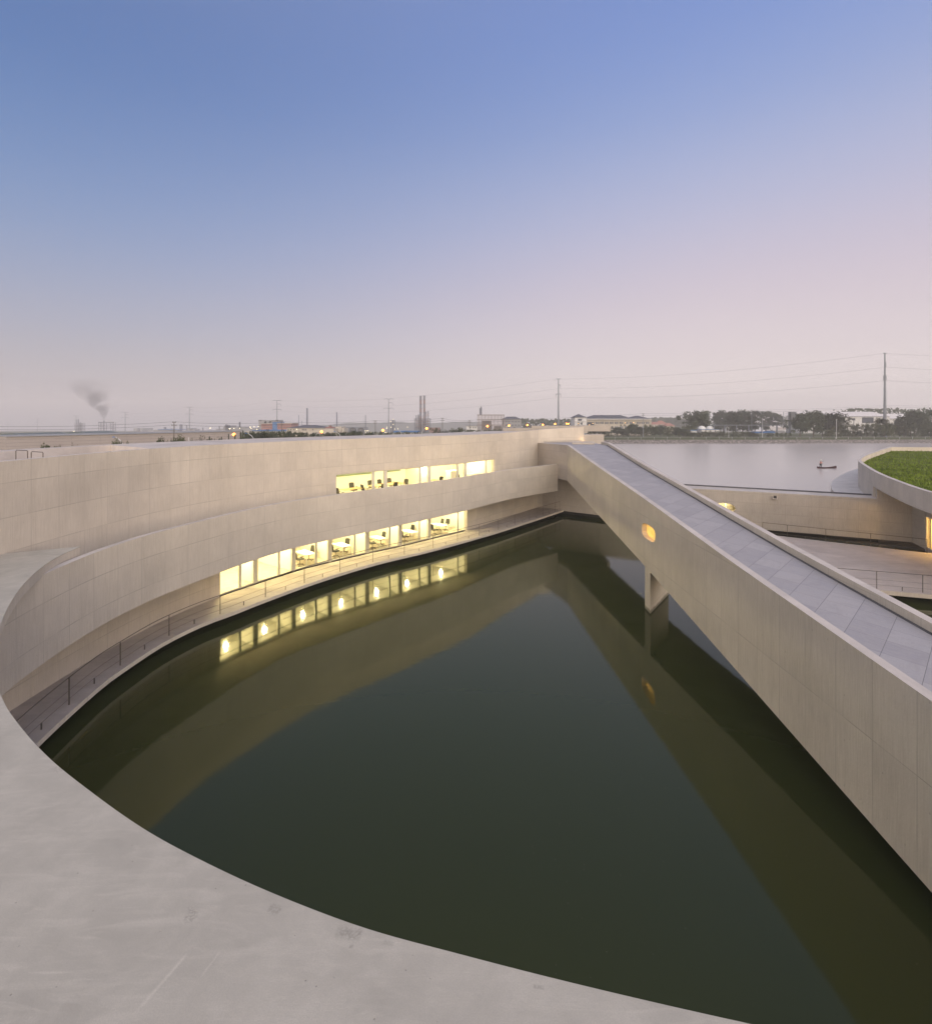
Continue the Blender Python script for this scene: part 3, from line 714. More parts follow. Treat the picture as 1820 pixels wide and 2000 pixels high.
def make_desk(l=1.6, w_=.8, mat='tabletop'):
    r = empty('desk', (0, 0, 0), local=True)
    t = MB(); t.box(-w_ / 2, w_ / 2, -l / 2, l / 2, .715, .74); t.build('tabletop', M[mat], r)
    for sx_ in (-1, 1):
        for sy in (-1, 1):
            g = MB(); g.box(sx_ * (w_ / 2 - .06) - .02, sx_ * (w_ / 2 - .06) + .02, sy * (l / 2 - .06) - .02, sy * (l / 2 - .06) + .02, 0, .713); g.build('leg', M['tabletop'], r)
    return r
chair0 = make_chair(); desk0 = make_desk(); used = {}
def place(proto, x, y, z, rz, label, cat, group):
    o = copy_tree(proto) if proto.name in used else proto
    used[proto.name] = 1
    o.location = (x, y, z); o.rotation_euler = (0, 0, rz); tag(o, label, cat, group); return o
room_names = ['third', 'fourth', 'fifth', 'sixth', 'seventh']
def s_for(px_, off):
    best = min((abs(910 + F * wpt(q * .05, off)[0] / wpt(q * .05, off)[1] - px_), q * .05) for q in range(int(sl[0] / .05), int((send - 1) / .05)))
    return best[1]
for q, (tx, ch) in enumerate((
        (596, ((603, 1.55, -1.45, 'right'), (585, .95, 1.5, 'left'))), (667, ((673, 1.55, -1.3, 'right'), (655, .95, 1.6, 'left'))), (738, ((743, 1.55, -1.5, 'right'), (727, .95, 1.4, 'left'))),
        (799, ((800, 1.9, -1.6, 'far'), (790, .95, 1.5, 'left'))), (858, ((870, 1.5, -1.4, 'right'), (858, 2.0, -1.7, 'rear'), (848, .95, 1.6, 'left'))))):
    sc_ = s_for(tx, 1.25); an = wang(sc_); c = wpt(sc_, 1.25)
    place(desk0, c[0], c[1], .61, an, f'white office table in the {room_names[q]} lit ground floor bay from the left', 'desk', 'white tables in the ground floor offices')
    for cx_, do, rr_, side in ch:
        p = wpt(s_for(cx_, do), do)
        place(chair0, p[0], p[1], .61, an + rr_, f'black chair {side} of the table in the {room_names[q]} ground floor bay', 'chair', 'swivel chairs in the ground floor offices')
# upper floor
def up_desk(px_, off, l, w_, lab, rz=0, mat='oak'):
    r = make_desk(l, w_, mat); s_ = s_for(px_, off); p = wpt(s_, off); r.location = (p[0], p[1], 4.61); r.rotation_euler = (0, 0, wang(s_) + rz); tag(r, lab, 'desk', 'tables on the upper floor')
    return r
up_desk(688, 2.3, 1.9, .9, 'oak desk nearest the left end of the upper office window', R(90))
up_desk(755, 2.6, 3.2, 1.1, 'long oak meeting table with many chairs behind the upper office window', R(90))
up_desk(849, 1.7, 1.2, .7, 'small oak desk left of the white cabinet on the upper floor', 0)
up_desk(926, 2.2, 1.8, .8, 'pale desk at the right end of the upper office window', R(90), 'tabletop')
for (cx_, off, rz), lb in zip(((666, 1.7, 1.6), (691, 3.3, 0), (715, 2.0, 1.5), (727, 3.5, 0), (746, 3.5, .1), (765, 3.6, 0), (746, 1.7, 3.0), (767, 1.7, 3.2), (788, 2.3, -1.4), (857, 1.5, -1.5), (899, 1.6, 1.4), (926, 3.1, 0)),
        ('at the far left end of the upper window', 'behind the leftmost upper floor desk', 'at the left head of the long meeting table', 'first behind the long meeting table', 'second behind the long meeting table', 'third behind the long meeting table', 'on the near side of the meeting table, left', 'on the near side of the meeting table, right', 'at the right end of the meeting table', 'at the small desk by the white cabinet', 'just left of the right thick window pier upstairs', 'behind the pale desk at the right end upstairs')):
    s_ = s_for(cx_, off); p = wpt(s_, off); place(chair0, p[0], p[1], 4.61, wang(s_) + rz, 'black chair ' + lb, 'chair', 'swivel chairs on the upper floor')

# ------------------------------------------------------------------ walkway railing
def railing(name, curve, z, h, posts, stubs, label, lean=0):
    c0_ = curve[len(curve) // 2]
    r = empty(name, (c0_[0], c0_[1], z), label, 'railing')
    a = arcs(curve)
    for s_ in posts:
        p = at_arc(curve, a, s_); m_ = MB(); m_.box(p[0] - .014, p[0] + .014, p[1] - .014, p[1] + .014, z, z + h); m_.build('post', M['steel'], r)
    for s_ in stubs:
        p = at_arc(curve, a, s_); m_ = MB(); m_.box(p[0] - .015, p[0] + .015, p[1] - .015, p[1] + .015, z, z + h * .22); m_.build('short_post', M['steel'], r)
    s0, s1 = posts[0], posts[-1]; n = max(2, int((s1 - s0) / .5)); pts = [at_arc(curve, a, s0 + (s1 - s0) * i / (n - 1)) for i in range(n)]
    for k, (zz, rad, nm) in enumerate(((h - .01, .019, 'top_rail'), (h * .52, .007, 'wire'), (h * .22, .007, 'wire'))):
        m_ = MB(); m_.tube([(p[0], p[1], z + zz) for p in pts], rad, 5); m_.build(nm, M['steel'], r)
    return r
Dr = offset(D, .32)
px_posts = [10, 75 + 60, 243, 342, 430, 516, 591, 664, 733, 792, 845, 891, 933, 970, 1007, 1040, 1070]
ps = [arc_px(Dr, x) for x in px_posts]
ps = [p for p in ps if p is not None]
# even spacing between the first and last post
lo_, hi_ = arc_px(Dr, 135), arc_px(Dr, 1093)
sp_ = (arc_px(Dr, 430) - lo_) / 3
pp = []; s_ = lo_ - sp_ * 2
while s_ < hi_ - .4: pp.append(s_); s_ += sp_
pp.append(hi_)
pp = [p for p in pp if p > 0]
railing('walkway_railing', Dr, .60, 1.0, pp, [(a + b1) / 2 for a, b1 in zip(pp[:-1], pp[1:])], 'thin steel post and wire railing along the curved waterside walkway')

# roof ladder rails upper left
def hoop(x0, x1, yt, Y, hb, label):
    a = aY(x0, yt, Y); b1 = aY(x1, yt, Y - .3)
    m_ = MB(); m_.tube([(a[0], a[1], 8.95), (a[0], a[1], a[2] - .03), (a[0] + .03, a[1], a[2]), (b1[0] - .03, b1[1], a[2]), (b1[0], b1[1], a[2] - .03), (b1[0], b1[1], 9.0)], .016, 6)
    tag(m_.build('ladder_handrail', M['steel'], None), label, 'handrail', 'roof ladder handrails')
hoop(31, 54, 879, 19.6, 0, 'left of two bent steel tube handrails on the roof at upper left')
hoop(61, 84, 882, 19.0, 0, 'right of two bent steel tube handrails on the roof at upper left')
mb = MB(); a = at(0, 892, 9.2); mb.box(-21, -17.3, 18.2, 19.2, 8.95, 9.25); tag(mb.build('roof_hatch', [M['top']]), 'low concrete hatch on the roof beside the ladder handrails', 'hatch')

# ------------------------------------------------------------------ bridge ramp
def interp(tab, y):
    if y <= tab[0][0]: a, b1 = tab[0], tab[1]
    elif y >= tab[-1][0]: a, b1 = tab[-2], tab[-1]
    else:
        for a, b1 in zip(tab[:-1], tab[1:]):
            if a[0] <= y <= b1[0]: break
    return a[1] + (b1[1] - a[1]) * (y - a[0]) / (b1[0] - a[0])
TT = [(-2, 3.7), (10.6, 4.72), (14.6, 5.05), (19.1, 5.42), (27.6, 6.24), (38.7, 7.17), (50.3, 8.2)]
TB = [(-2, -.6), (10.6, .53), (28.1, 2.42), (50.3, 4.5)]
TR = [(-2, 12.7), (13.4, 12.95), (18.6, 13.07), (25.6, 13.25), (38, 13.8), (44.8, 14.25), (50.3, 14.6)]
XL = lambda y: 10.1 + .0073 * y
XR = lambda y: interp(TR, y)
br = empty('ramp_bridge', (10.4, 28, 0), 'long straight pale concrete bridge with a sloping paved roof rising across the basin', 'bridge')
WY0, WY1 = 25.9, 29.2
def bseg(y0, y1, n=10): return [y0 + (y1 - y0) * i / n for i in range(n + 1)]
mb = MB()
for y0, y1 in ((-2, WY0), (WY1, 50.3)):
    ys = bseg(y0, y1, 14)
    mb.ribbon([(XL(y), y) for y in ys], [(XL(y) + .3, y) for y in ys], [interp(TB, y) for y in ys], [interp(TT, y) for y in ys], u0=y0)
# panel with the rounded opening
def hole_panel(mb, outer, cen, hw, hh, pw, f3, th, N=56):
    angs = sorted(set([2 * math.pi * i / N for i in range(N)] + [math.atan2(q[1] - cen[1], q[0] - cen[0]) % (2 * math.pi) for q in outer]))
    def ray(an):
        d = (math.cos(an), math.sin(an)); best = None
        for i in range(len(outer)):
            p, q = outer[i], outer[(i + 1) % len(outer)]
            ex, ey = q[0] - p[0], q[1] - p[1]; den = d[0] * ey - d[1] * ex
            if abs(den) < 1e-9: continue
            t = ((p[0] - cen[0]) * ey - (p[1] - cen[1]) * ex) / den; u = ((p[0] - cen[0]) * d[1] - (p[1] - cen[1]) * d[0]) / den
            if t > 0 and -1e-6 <= u <= 1 + 1e-6 and (best is None or t < best): best = t
        return (cen[0] + d[0] * best, cen[1] + d[1] * best)
    def hp(an):
        c_, s__ = math.cos(an), math.sin(an); r_ = (abs(c_ / hw) ** pw + abs(s__ / hh) ** pw) ** (-1 / pw)
        return (cen[0] + c_ * r_, cen[1] + s__ * r_)
    O = [ray(a) for a in angs]; H = [hp(a) for a in angs]; n = len(angs)
    for i in range(n):
        j = (i + 1) % n
        for dpt in (0, th):
            mb.quad([f3(O[i], dpt), f3(O[j], dpt), f3(H[j], dpt), f3(H[i], dpt)], [O[i], O[j], H[j], H[i]], 0)
        mb.quad([f3(H[i], 0), f3(H[j], 0), f3(H[j], th), f3(H[i], th)], None, 1)
    ks = [i for i in range(n)]
    return [f3(h, th - .04) for h in H]
outer = [(WY0, interp(TB, WY0)), (WY1, interp(TB, WY1)), (WY1, interp(TT, WY1)), (WY0, interp(TT, WY0))]
hole = hole_panel(mb, outer, (27.5, 4.48), 1.02, .42, 3.4, lambda q, d: (XL(q[0]) + d, q[0], q[1]), .3)
ys = [WY0, WY1]
mb.quad([(XL(WY0), WY0, interp(TT, WY0)), (XL(WY1), WY1, interp(TT, WY1)), (XL(WY1) + .3, WY1, interp(TT, WY1)), (XL(WY0) + .3, WY0, interp(TT, WY0))], None, 1)
mb.build('side_wall', [M['wall_bridge'], M['top']], br)
g = MB(); g.quad(hole); op = g.build('porthole_pane', M['glass'], br)
# right wall, kerb, floor, roof
mb = MB(); ys = bseg(-2, 50.3, 24)
mb.ribbon([(XR(y), y) for y in ys], [(XR(y) + .3, y) for y in ys], [interp(TB, y) for y in ys], [interp(TT, y) + .24 for y in ys])
ysf = bseg(50.3, 53.4, 3)
mb.ribbon([(14.6, 50.3), (14.8, 53.4)], [(14.9, 50.3), (15.1, 53.4)], 4.0, [8.44, 8.4])
mb.build('kerb_wall', [M['wall_bridge'], M['top']], br)
mb = MB(); mb.ribbon([(XR(y) - .03, y) for y in ys], [(XR(y) - .003, y) for y in ys], [interp(TB, y) + .31 for y in ys], [interp(TT, y) - .51 for y in ys], mt=0); mb.build('corridor_lining', M['plaster'], br)
mb = MB(); mb.ribbon([(XL(y) + .31, y) for y in ys], [(XR(y) - .04, y) for y in ys], [interp(TB, y) + .302 for y in ys], [interp(TB, y) + .9 for y in ys], mt=0); mb.build('corridor_floor', M['plaster'], br)
mb = MB()
mb.ribbon([(XL(y) + .3, y) for y in ys], [(XR(y), y) for y in ys], [interp(TT, y) - .5 for y in ys], [interp(TT, y) - .035 for y in ys])
mb.build('ramp_paving', [M['plaster'], M['paving']], br)
mb = MB()
mb.ribbon([(XR(y) - .1, y) for y in ys], [(XR(y) - .002, y) for y in ys], [interp(TT, y) - .03 for y in ys], [interp(TT, y) - .015 for y in ys], mt=0)
mb.build('kerb_shadow_strip', M['kerb_dark'], br)  # thin dark strip paints the shadow at the foot of the kerb
mb = MB()
mb.ribbon([(XL(y) + .3, y) for y in ys], [(XR(y), y) for y in ys], [interp(TB, y) + .002 for y in ys], [interp(TB, y) + .3 for y in ys])
mb.build('underside_slab', [M['wall_bridge'], M['wall_bridge']], br)
# head of the bridge against the office building
mb = MB()
mb.ribbon([(8.3, 57.05), (10.467, 50.3)], [(8.6, 57.15), (10.767, 50.33)], 4.5, [8.1, 8.2])
mb.build('head_wall', [M['wall_grey'], M['top']], br)
mb = MB(); mb.prism([(10.77, 50.31), (14.6, 50.31), (14.8, 53.4), (14.6, 59.7), (8.75, 56.9)], 7.6, 8.12, mt=1); mb.build('head_roof', [M['wall_grey'], M['paving']], br)
mb = MB(); mb.prism([(10.77, 50.31), (14.9, 50.31), (15.1, 53.4), (14.6, 59.7), (8.75, 56.9)], 4.4, 4.7, mt=0); mb.build('head_floor', [M['wall_grey']], br)
mb = MB(); mb.prism([(11.6, 53.2), (13.9, 52.6), (14.3, 54.4), (12.0, 55.0)], 8.13, 8.34, mt=1); mb.build('roof_hatch', [M['wall_grey'], M['top']], br)
mb = MB(); mb.prism([(14.5, 59.9), (17.3, 61.0), (17.0, 62.4), (14.2, 61.2)], 6, 8.95); mb.prism([(9.2, 57.2), (14.6, 59.6), (14.55, 59.75), (9.1, 57.35)], 8.13, 8.3, mt=0); mb.build('head_upstand', [M['wall_grey'], M['top']], br)
l_ = bpy.data.lights.new('wall_light', 'POINT'); l_.energy = 5; l_.color = (1, .6, .25); lo2 = bpy.data.objects.new('wall_light', l_); C.objects.link(lo2); lo2.location = (14.35, 59.4, 8.4)
# lamps in the bridge corridor
for y in (26.5, 31):
    m_ = MB(); m_.lathe([(.001, -.1), (.09, -.07), (.1, 0)], (11.9, y, interp(TT, y) - .52), 10); m_.build('corridor_lamp', M['lamp_warm'], br)
    l_ = bpy.data.lights.new('corridor_light', 'POINT'); l_.energy = 190; l_.color = (1, .54, .12); l_.shadow_soft_size = .1
    lo3 = bpy.data.objects.new('corridor_light', l_); C.objects.link(lo3); lo3.location = (11.9, y, interp(TT, y) - .85)
mb = MB()
a, b1, c_, d_ = (10.33, 27.22), (10.33, 28.02), (12.55, 30.95), (12.55, 30.15)
mb.prism([(10.102 + .0073 * 27.2, 27.2), (10.102 + .0073 * 28.0, 28.02), (12.55, 31.0), (12.55, 30.16)], -1, 2.6, mt=0)
mb.build('pier', [M['wall_bridge'], M['top']], br)

# ------------------------------------------------------------------ low wing wall behind the bridge
lw = empty('low_gallery_wing', (25, 47, 0), 'long low concrete gallery wing with an oval lit window between bridge and round building', 'building')
L = [(8.75, 56.75), (11.1, 55.05), (14.5, 52.6), (23.6, 47.93)]
L2 = [(26.5, 46.53), (27.8, 45.9), (33, 43.35), (37.7, 41.1)]
# oval window lies between the two runs
du = math.dist(L[-1], L2[0]); ux, uy = (L2[0][0] - L[-1][0]) / du, (L2[0][1] - L[-1][1]) / du
def off2(c, d): return offset(c, d)
mb = MB()
mb.ribbon(L, off2(L, .3), .46, 3.95); Lc = (35.6, 42.14); L2a = [(26.5, 46.53), (27.8, 45.9), (33, 43.35), Lc]; L2b = [Lc, (37.7, 41.1)]
mb.ribbon(L2a, off2(L2a, .3), .46, 3.98, u0=20); mb.ribbon(L2b, off2(L2b, .3), .46, 4.94, u0=34.2)
f3 = lambda q, d: (L[-1][0] + ux * q[0] - uy * d, L[-1][1] + uy * q[0] + ux * d, q[1])
hl = hole_panel(mb, [(0, .46), (du, .46), (du, 3.965), (0, 3.965)], (1.6, 2.25), 1.0, .46, 2, f3, .3)
mb.quad([f3((0, 3.965), 0), f3((du, 3.965), 0), f3((du, 3.965), .3), f3((0, 3.965), .3)], None, 1)
mb.build('front_wall', [M['wall_grey'], M['top']], lw)
g = MB(); g.quad(hl); g.build('oval_pane', M['glass'], lw)
LL = [L[0], L[2], L[3], L2[0], (35.9, 42.0)]; Lb = off2(LL, 2.4)
mb = MB(); mb.ribbon(off2(LL, .31), Lb, 3.6, 3.93); mb.build('roof', [M['top'], M['top']], lw)
mb = MB(); mb.ribbon(off2(LL, 2.4), off2(LL, 2.6), .2, 4.05, mt=0); mb.build('back_wall', [M['kerb_dark']], lw)
mb = MB(); mb.ribbon(off2(LL, .32), off2(LL, 2.39), .6, .8); mb.build('interior_floor', [M['floor_in'], M['floor_in']], lw)
mb = MB(); mb.ribbon(off2(LL, 2.3), off2(LL, 2.395), .8, 3.6, mt=0); mb.build('interior_wall', [M['plaster']], lw)
mb = MB(); q = f3((2.1, 0), 1.4); mb.box(q[0] - .3, q[0] + .3, q[1] - .1, q[1] + .1, .8, 3.58); mb.build('interior_column', [M['plaster']], lw)
p_ = f3((1.6, 2.9), .9)
l_ = bpy.data.lights.new('wing_light', 'POINT'); l_.energy = 120; l_.color = (1, .78, .38); lo4 = bpy.data.objects.new('wing_light', l_); C.objects.link(lo4); lo4.location = p_
mb = MB(); Mx = Matrix.Translation(f3((5.8, 0.1), -.22)) @ Matrix.Rotation(math.atan2(uy, ux), 4, 'Z')
mb.box(-.18, .18, -.0, .2, 3.32, 3.38, 0, Mx); mb.box(-.18, -.13, 0, .2, 3.38, 3.62, 0, Mx); mb.box(.13, .18, 0, .2, 3.38, 3.62, 0, Mx); mb.box(-.13, .13, .17, .2, 3.38, 3.62, 1, Mx)
mb.build('water_spout', [M['top'], M['dark']], lw)
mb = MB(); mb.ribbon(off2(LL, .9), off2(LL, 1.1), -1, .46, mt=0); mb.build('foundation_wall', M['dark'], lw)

# ------------------------------------------------------------------ round building with green roof
rb_ = empty('round_green_roof_building', (40, 45, 0), 'curved concrete building at the right edge with a grass roof behind its parapet', 'building')
Rc = [(70, 80.5)] + crom([(70, 80.5), (60, 71), (50.5, 61.8), (44, 54.6), (37.9, 45.8), (34.6, 40.6), (32.1, 36.2), (30.4, 33), (29.3, 30.4), (28.5, 27), (28.2, 22)], 10)[1:]
Rb = [(140, 78), (76.5, 79.8), (70, 80.5)]
iR = min(range(len(Rc)), key=lambda i: abs((Rc[i][0] / Rc[i][1]) * F + 910 - 1705) if Rc[i][1] > 38 and Rc[i][1] < 50 else 1e9)
mb = MB()
mb.ribbon(Rc[:iR + 1], offset(Rc[:iR + 1], .3), .3, 6.25); mb.ribbon(Rc[iR:], offset(Rc[iR:], .3), 4.9, 6.25, u0=50)
mb.ribbon(Rb, [(140, 77.7), (76.5, 79.5), (70.2, 80.2)], .3, 6.25)
mb.build('parapet_wall', [M['wall'], M['top']], rb_)
ins = offset(Rc, .3)
mb = MB(); base = [(70.2, 80.2), (140, 77.7), (140, 20), (28.5, 20)]
poly = [(140, 20), (140, 77.7), (70.2, 80.2)] + ins[1:] + [(28.5, 20)]
mb.quad([(p[0], p[1], 5.6) for p in poly]); mb.build('grass_roof', M['grass'], rb_)
rg = random.Random(5); mb = MB(); cnt = 0
def inpoly(x, y):
    c_ = False
    for i in range(len(poly)):
        (x0, y0), (x1, y1) = poly[i], poly[i - 1]
        if (y0 > y) != (y1 > y) and x < (x1 - x0) * (y - y0) / (y1 - y0) + x0: c_ = not c_
    return c_
while cnt < 14000:
    y = rg.uniform(26, 80); x = rg.uniform(28, min(84, y * 1.02 + 3))
    if not inpoly(x, y): continue
    cnt += 1; a = rg.random() * 6.28; h_ = rg.uniform(.06, .22); w_ = rg.uniform(.03, .09); dx, dy = math.cos(a) * w_, math.sin(a) * w_; lx, ly = rg.gauss(0, .06), rg.gauss(0, .06)
    mb.quad([(x - dx, y - dy, 5.6), (x + dx, y + dy, 5.6), (x + lx, y + ly, 5.6 + h_)])
tf = mb.build('grass_tufts', leafmat('grass_blades', (.075, .115, .014), (.20, .27, .035)), rb_); tag(tf, kind='stuff')
mb = MB(); mb.quad([(p[0], p[1], 4.95) for p in poly][::-1]); mb.build('soffit', M['top'], rb_)
# recessed facade with a lit door
F0, F1, F2, F3_ = (37.7, 41.1), (36.75, 38.95), (34.4, 33.6), (31.5, 27)
mb = MB()
mb.ribbon([F0, F1], [(38.0, 41.0), (37.05, 38.85)], .46, 4.94); mb.ribbon([F2, F3_], [(34.7, 33.5), (31.8, 26.9)], .46, 4.94)
mb.ribbon([F1, F2], [(37.05, 38.85), (34.7, 33.5)], 3.15, 4.94); mb.ribbon([F1, F2], [(37.05, 38.85), (34.7, 33.5)], .3, .62)
mb.build('recessed_wall', [M['wall_grey'], M['top']], rb_)
mb = MB(); ang = math.atan2(F2[1] - F1[1], F2[0] - F1[0]); Mx = Matrix.Translation((F1[0], F1[1], 0)) @ Matrix.Rotation(ang, 4, 'Z')
for x in (0.05, 1.9, 3.8, 5.75): mb.box(x - .05, x + .05, .05, .15, .62, 3.15, 0, Mx)
mb.box(0, 5.8, .052, .148, .62, .7, 0, Mx); mb.box(0, 5.8, .052, .148, 3.05, 3.15, 0, Mx)
wf = mb.build('glazed_door_frame', M['frame'], rb_)
g = MB(); g.quad([Mx @ Vector(q) for q in ((.1, .1, .7), (5.7, .1, .7), (5.7, .1, 3.05), (.1, .1, 3.05))]); g.build('door_pane', M['glass'], rb_)
mb = MB(); Q = lambda x, y: tuple((Mx @ Vector((x, y, 0)))[:2])
for qa, qb in ((Q(-.1, 4), Q(5.9, 4)), (Q(-.1, .4), Q(-.1, 4)), (Q(5.9, .4), Q(5.9, 4))): mb.quad([(*qa, .62), (*qb, .62), (*qb, 3.15), (*qa, 3.15)])
mb.quad([(*Q(-.1, .3), .61), (*Q(5.9, .3), .61), (*Q(5.9, 4), .61), (*Q(-.1, 4), .61)], None, 1); mb.quad([(*Q(-.1, .3), 3.16), (*Q(5.9, .3), 3.16), (*Q(5.9, 4), 3.16), (*Q(-.1, 4), 3.16)])
mb.build('lobby_interior', [M['plaster'], M['floor_in']], rb_)
p_ = Mx @ Vector((2.2, 1.8, 2.8)); l_ = bpy.data.lights.new('lobby_light', 'POINT'); l_.energy = 380; l_.color = (1, .60, .2); l_.shadow_soft_size = .2
lo5 = bpy.data.objects.new('lobby_light', l_); C.objects.link(lo5); lo5.location = p_
# low curved terrace roof at its foot
Tc = crom([(36.3, 45.6), (37.6, 49.5), (39.8, 53), (44, 58.4), (51.7, 66.5), (59.6, 73.8)], 8)
Rr = sub(Rc, 0, arcs(Rc)[iR], len(Tc))[::-1]
mb = MB(); mb.ribbon(Tc, [(p[0], p[1]) for p in Rr], .2, 3.42)
mb.build('low_terrace_roof', [M['wall'], concrete_top('pale_terrace', (.66, .63, .60), streak=True)], rb_)

# ------------------------------------------------------------------ plaza deck on the right
dk = empty('plaza_deck', (28, 35, 0), 'broad flat concrete deck over the water between the bridge and the round building', 'deck')
DP = [(26.2, 43.7), (30.3, 40.85), (35.4, 37.4), (36.4, 36.9), (36.0, 36.4), (34.3, 33.6), (31.4, 27), (27.3, 28.45), (24.5, 29.35), (20.5, 30.7)]
mb = MB(); mb.prism(DP, .35, .60); mb.build('deck_slab', [M['wall_grey'], concrete_top('plaza_concrete', (.56, .49, .445), streak=True)], dk)
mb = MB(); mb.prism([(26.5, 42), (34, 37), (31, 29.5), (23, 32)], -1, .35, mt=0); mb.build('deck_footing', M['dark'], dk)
c1_ = [(26.4, 43.3), (30.25, 40.65), (35.3, 37.25)]
a_ = arcs(c1_); railing('far_railing', c1_, .60, 1.08, [0, a_[-1] * .17, a_[-1] * .42, a_[-1] * .69, a_[-1]], [a_[-1] * .29, a_[-1] * .55, a_[-1] * .83], 'thin steel railing on the far side of the plaza deck beside the low wing')
c2_ = [(20.7, 30.85), (24.6, 29.6), (27.3, 28.75), (30.8, 27.6)]
a_ = arcs(c2_); q1 = arc_px(c2_, 1712); q2 = arc_px(c2_, 1802); dq = q2 - q1
railing('near_railing', c2_, .60, 1.06, [q1 - dq, q1, q2, q2 + dq], [q1 - dq / 2, q1 + dq * .56, q2 + dq / 2], 'thin steel railing on the near side of the plaza deck behind the bridge kerb')

# ------------------------------------------------------------------ the far shore and the plain
def solid(name, col, rough=.8, var=.08, sc=.6): return plain(name, col, rough, var, sc)
F_ = {k: solid(k, c) for k, c in dict(cream_wall=(.48, .44, .38), white_wall=(.60, .60, .60), grey_wall=(.30, .30, .31), slate_roof=(.085, .09, .11), blue_roof=(.06, .16, .36),
      red_brick=(.34, .16, .13), teal_roof=(.09, .125, .13), dark_glass=(.07, .08, .10), pylon_steel=(.22, .24, .27), stack_grey=(.15, .16, .20), pipe_rust=(.22, .13, .11), villa_roof=(.36, .17, .13),
      cable=(.09, .09, .10), shed_roof=(.62, .60, .60), raw_concrete=(.28, .23, .21), lamp_post=(.62, .62, .64), tank_white=(.66, .66, .64)).items()}

def fbox(mb, x0, x1, y0, y1, Y, dep=6, m=0):
    a, b1 = aY(x0, y1, Y), aY(x1, y0, Y)
    mb.box(a[0], b1[0], Y, Y + dep, a[2], b1[2], m); return mb
def thing(name, x, Y, label, cat, group=None):
    return empty(name, aY(x, 818, Y)[:2] + (gz(Y),), label, cat, group)
def part(name, mat, par, *boxes, Y=None, dep=6):
    mb = MB()
    for b1 in boxes: fbox(mb, *b1, Y, dep)
    return mb.build(name, F_[mat] if isinstance(mat, str) else mat, par)
def hip(name, par, x0, x1, yr, ye, Y, dep, inset, mat='slate_roof', over=.5):
    a, b1 = aY(x0, ye, Y), aY(x1, ye, Y); zr = aY(x0, yr, Y + dep / 2)[2]; ins = inset
    mb = MB(); y0, y1 = Y - over, Y + dep + over; ym = (y0 + y1) / 2
    p = [(a[0] - over, y0, a[2]), (b1[0] + over, y0, a[2]), (b1[0] + over, y1, a[2]), (a[0] - over, y1, a[2])]; r1, r2 = (a[0] + ins, ym, zr), (b1[0] - ins, ym, zr)
    mb.quad([p[0], p[1], r2, r1]); mb.quad([p[2], p[3], r1, r2]); mb.quad([p[3], p[0], r1]); mb.quad([p[1], p[2], r2]); mb.quad(p[::-1])
    return mb.build(name, F_[mat], par)

# long metal clad warehouse on the left
def cladding():
    m, nt, b = newmat('panel_cladding'); uv = nd(nt, 'ShaderNodeUVMap'); sx = nd(nt, 'ShaderNodeSeparateXYZ', {0: uv.outputs[0]})
    def ln(v, per, w_):
        t = math_(nt, 'FRACT', math_(nt, 'DIVIDE', v, per)); return mrange(nt, math_(nt, 'MULTIPLY', math_(nt, 'MINIMUM', t, math_(nt, 'SUBTRACT', 1.0, t)), per), w_ * .4, w_, 1, 0)
    j = math_(nt, 'MAXIMUM', ln(sx.outputs[1], .9, .06), math_(nt, 'MULTIPLY', ln(sx.outputs[0], 7.0, .08), .5))
    geo = nd(nt, 'ShaderNodeNewGeometry'); n = nd(nt, 'ShaderNodeTexNoise', {'Vector': geo.outputs['Position'], 'Scale': .15, 'Detail': 4})
    c = mixc(nt, mrange(nt, n.outputs[0], .3, .7, 0, 1), (.36, .31, .29), (.40, .35, .325))
    nt.links.new(mixc(nt, j, c, (.24, .21, .20)), b.inputs['Base Color']); b.inputs['Roughness'].default_value = .6; return m
A_, B_ = (-121, 128), (-84.8, 183); nx, ny = -.835, .55
wh = empty('metal_clad_warehouse', (-103, 156, 1.5), 'very long low warehouse clad in horizontal beige panels beyond the curved building', 'warehouse')
C_, D_ = (B_[0] + nx * 15, B_[1] + ny * 15), (A_[0] + nx * 15, A_[1] + ny * 15)
mb = MB(); mb.prism([A_, B_, C_, D_], .5, 6.15); mb.build('wall', [cladding(), F_['teal_roof']], wh)
mb = MB(); mb.prism([(A_[0] + .3, A_[1] - .3), (B_[0] + .3, B_[1] - .2), (C_[0], C_[1] + .3), (D_[0] - .3, D_[1])], 6.16, 6.3, mt=0); mb.build('roof_edge', F_['grey_wall'], wh)
for (t, ln_, hh) in ((.12, 20, 1.0), (.42, 26, .9)):
    pass
def mound(name, x0, x1, yt, yb, Y, mat, label):
    a, b1 = aY(x0, yb, Y), aY(x1, yb, Y); zt = aY(x0, yt, Y)[2]; mb = MB(); n = 12
    pts = [(a[0] + (b1[0] - a[0]) * i / n, a[2] + (zt - a[2]) * math.sin(math.pi * i / n) ** .7) for i in range(n + 1)]
    for i in range(n):
        p, q = pts[i], pts[i + 1]
        mb.quad([(p[0], Y, p[1]), (q[0], Y, q[1]), (q[0], Y + 30, q[1]), (p[0], Y + 30, p[1])]); mb.quad([(p[0], Y, a[2] - 5), (q[0], Y, a[2] - 5), (q[0], Y, q[1]), (p[0], Y, p[1])])
    tag(mb.build(name, F_[mat]), label, 'shed')
mound('arched_shed', -6, 46, 846.5, 852, 260, 'teal_roof', 'dark arched shed roof behind the warehouse at the far left edge')
mound('arched_shed', 112, 174, 843, 849, 330, 'teal_roof', 'dark arched shed roof behind the warehouse left of the smoking stack')
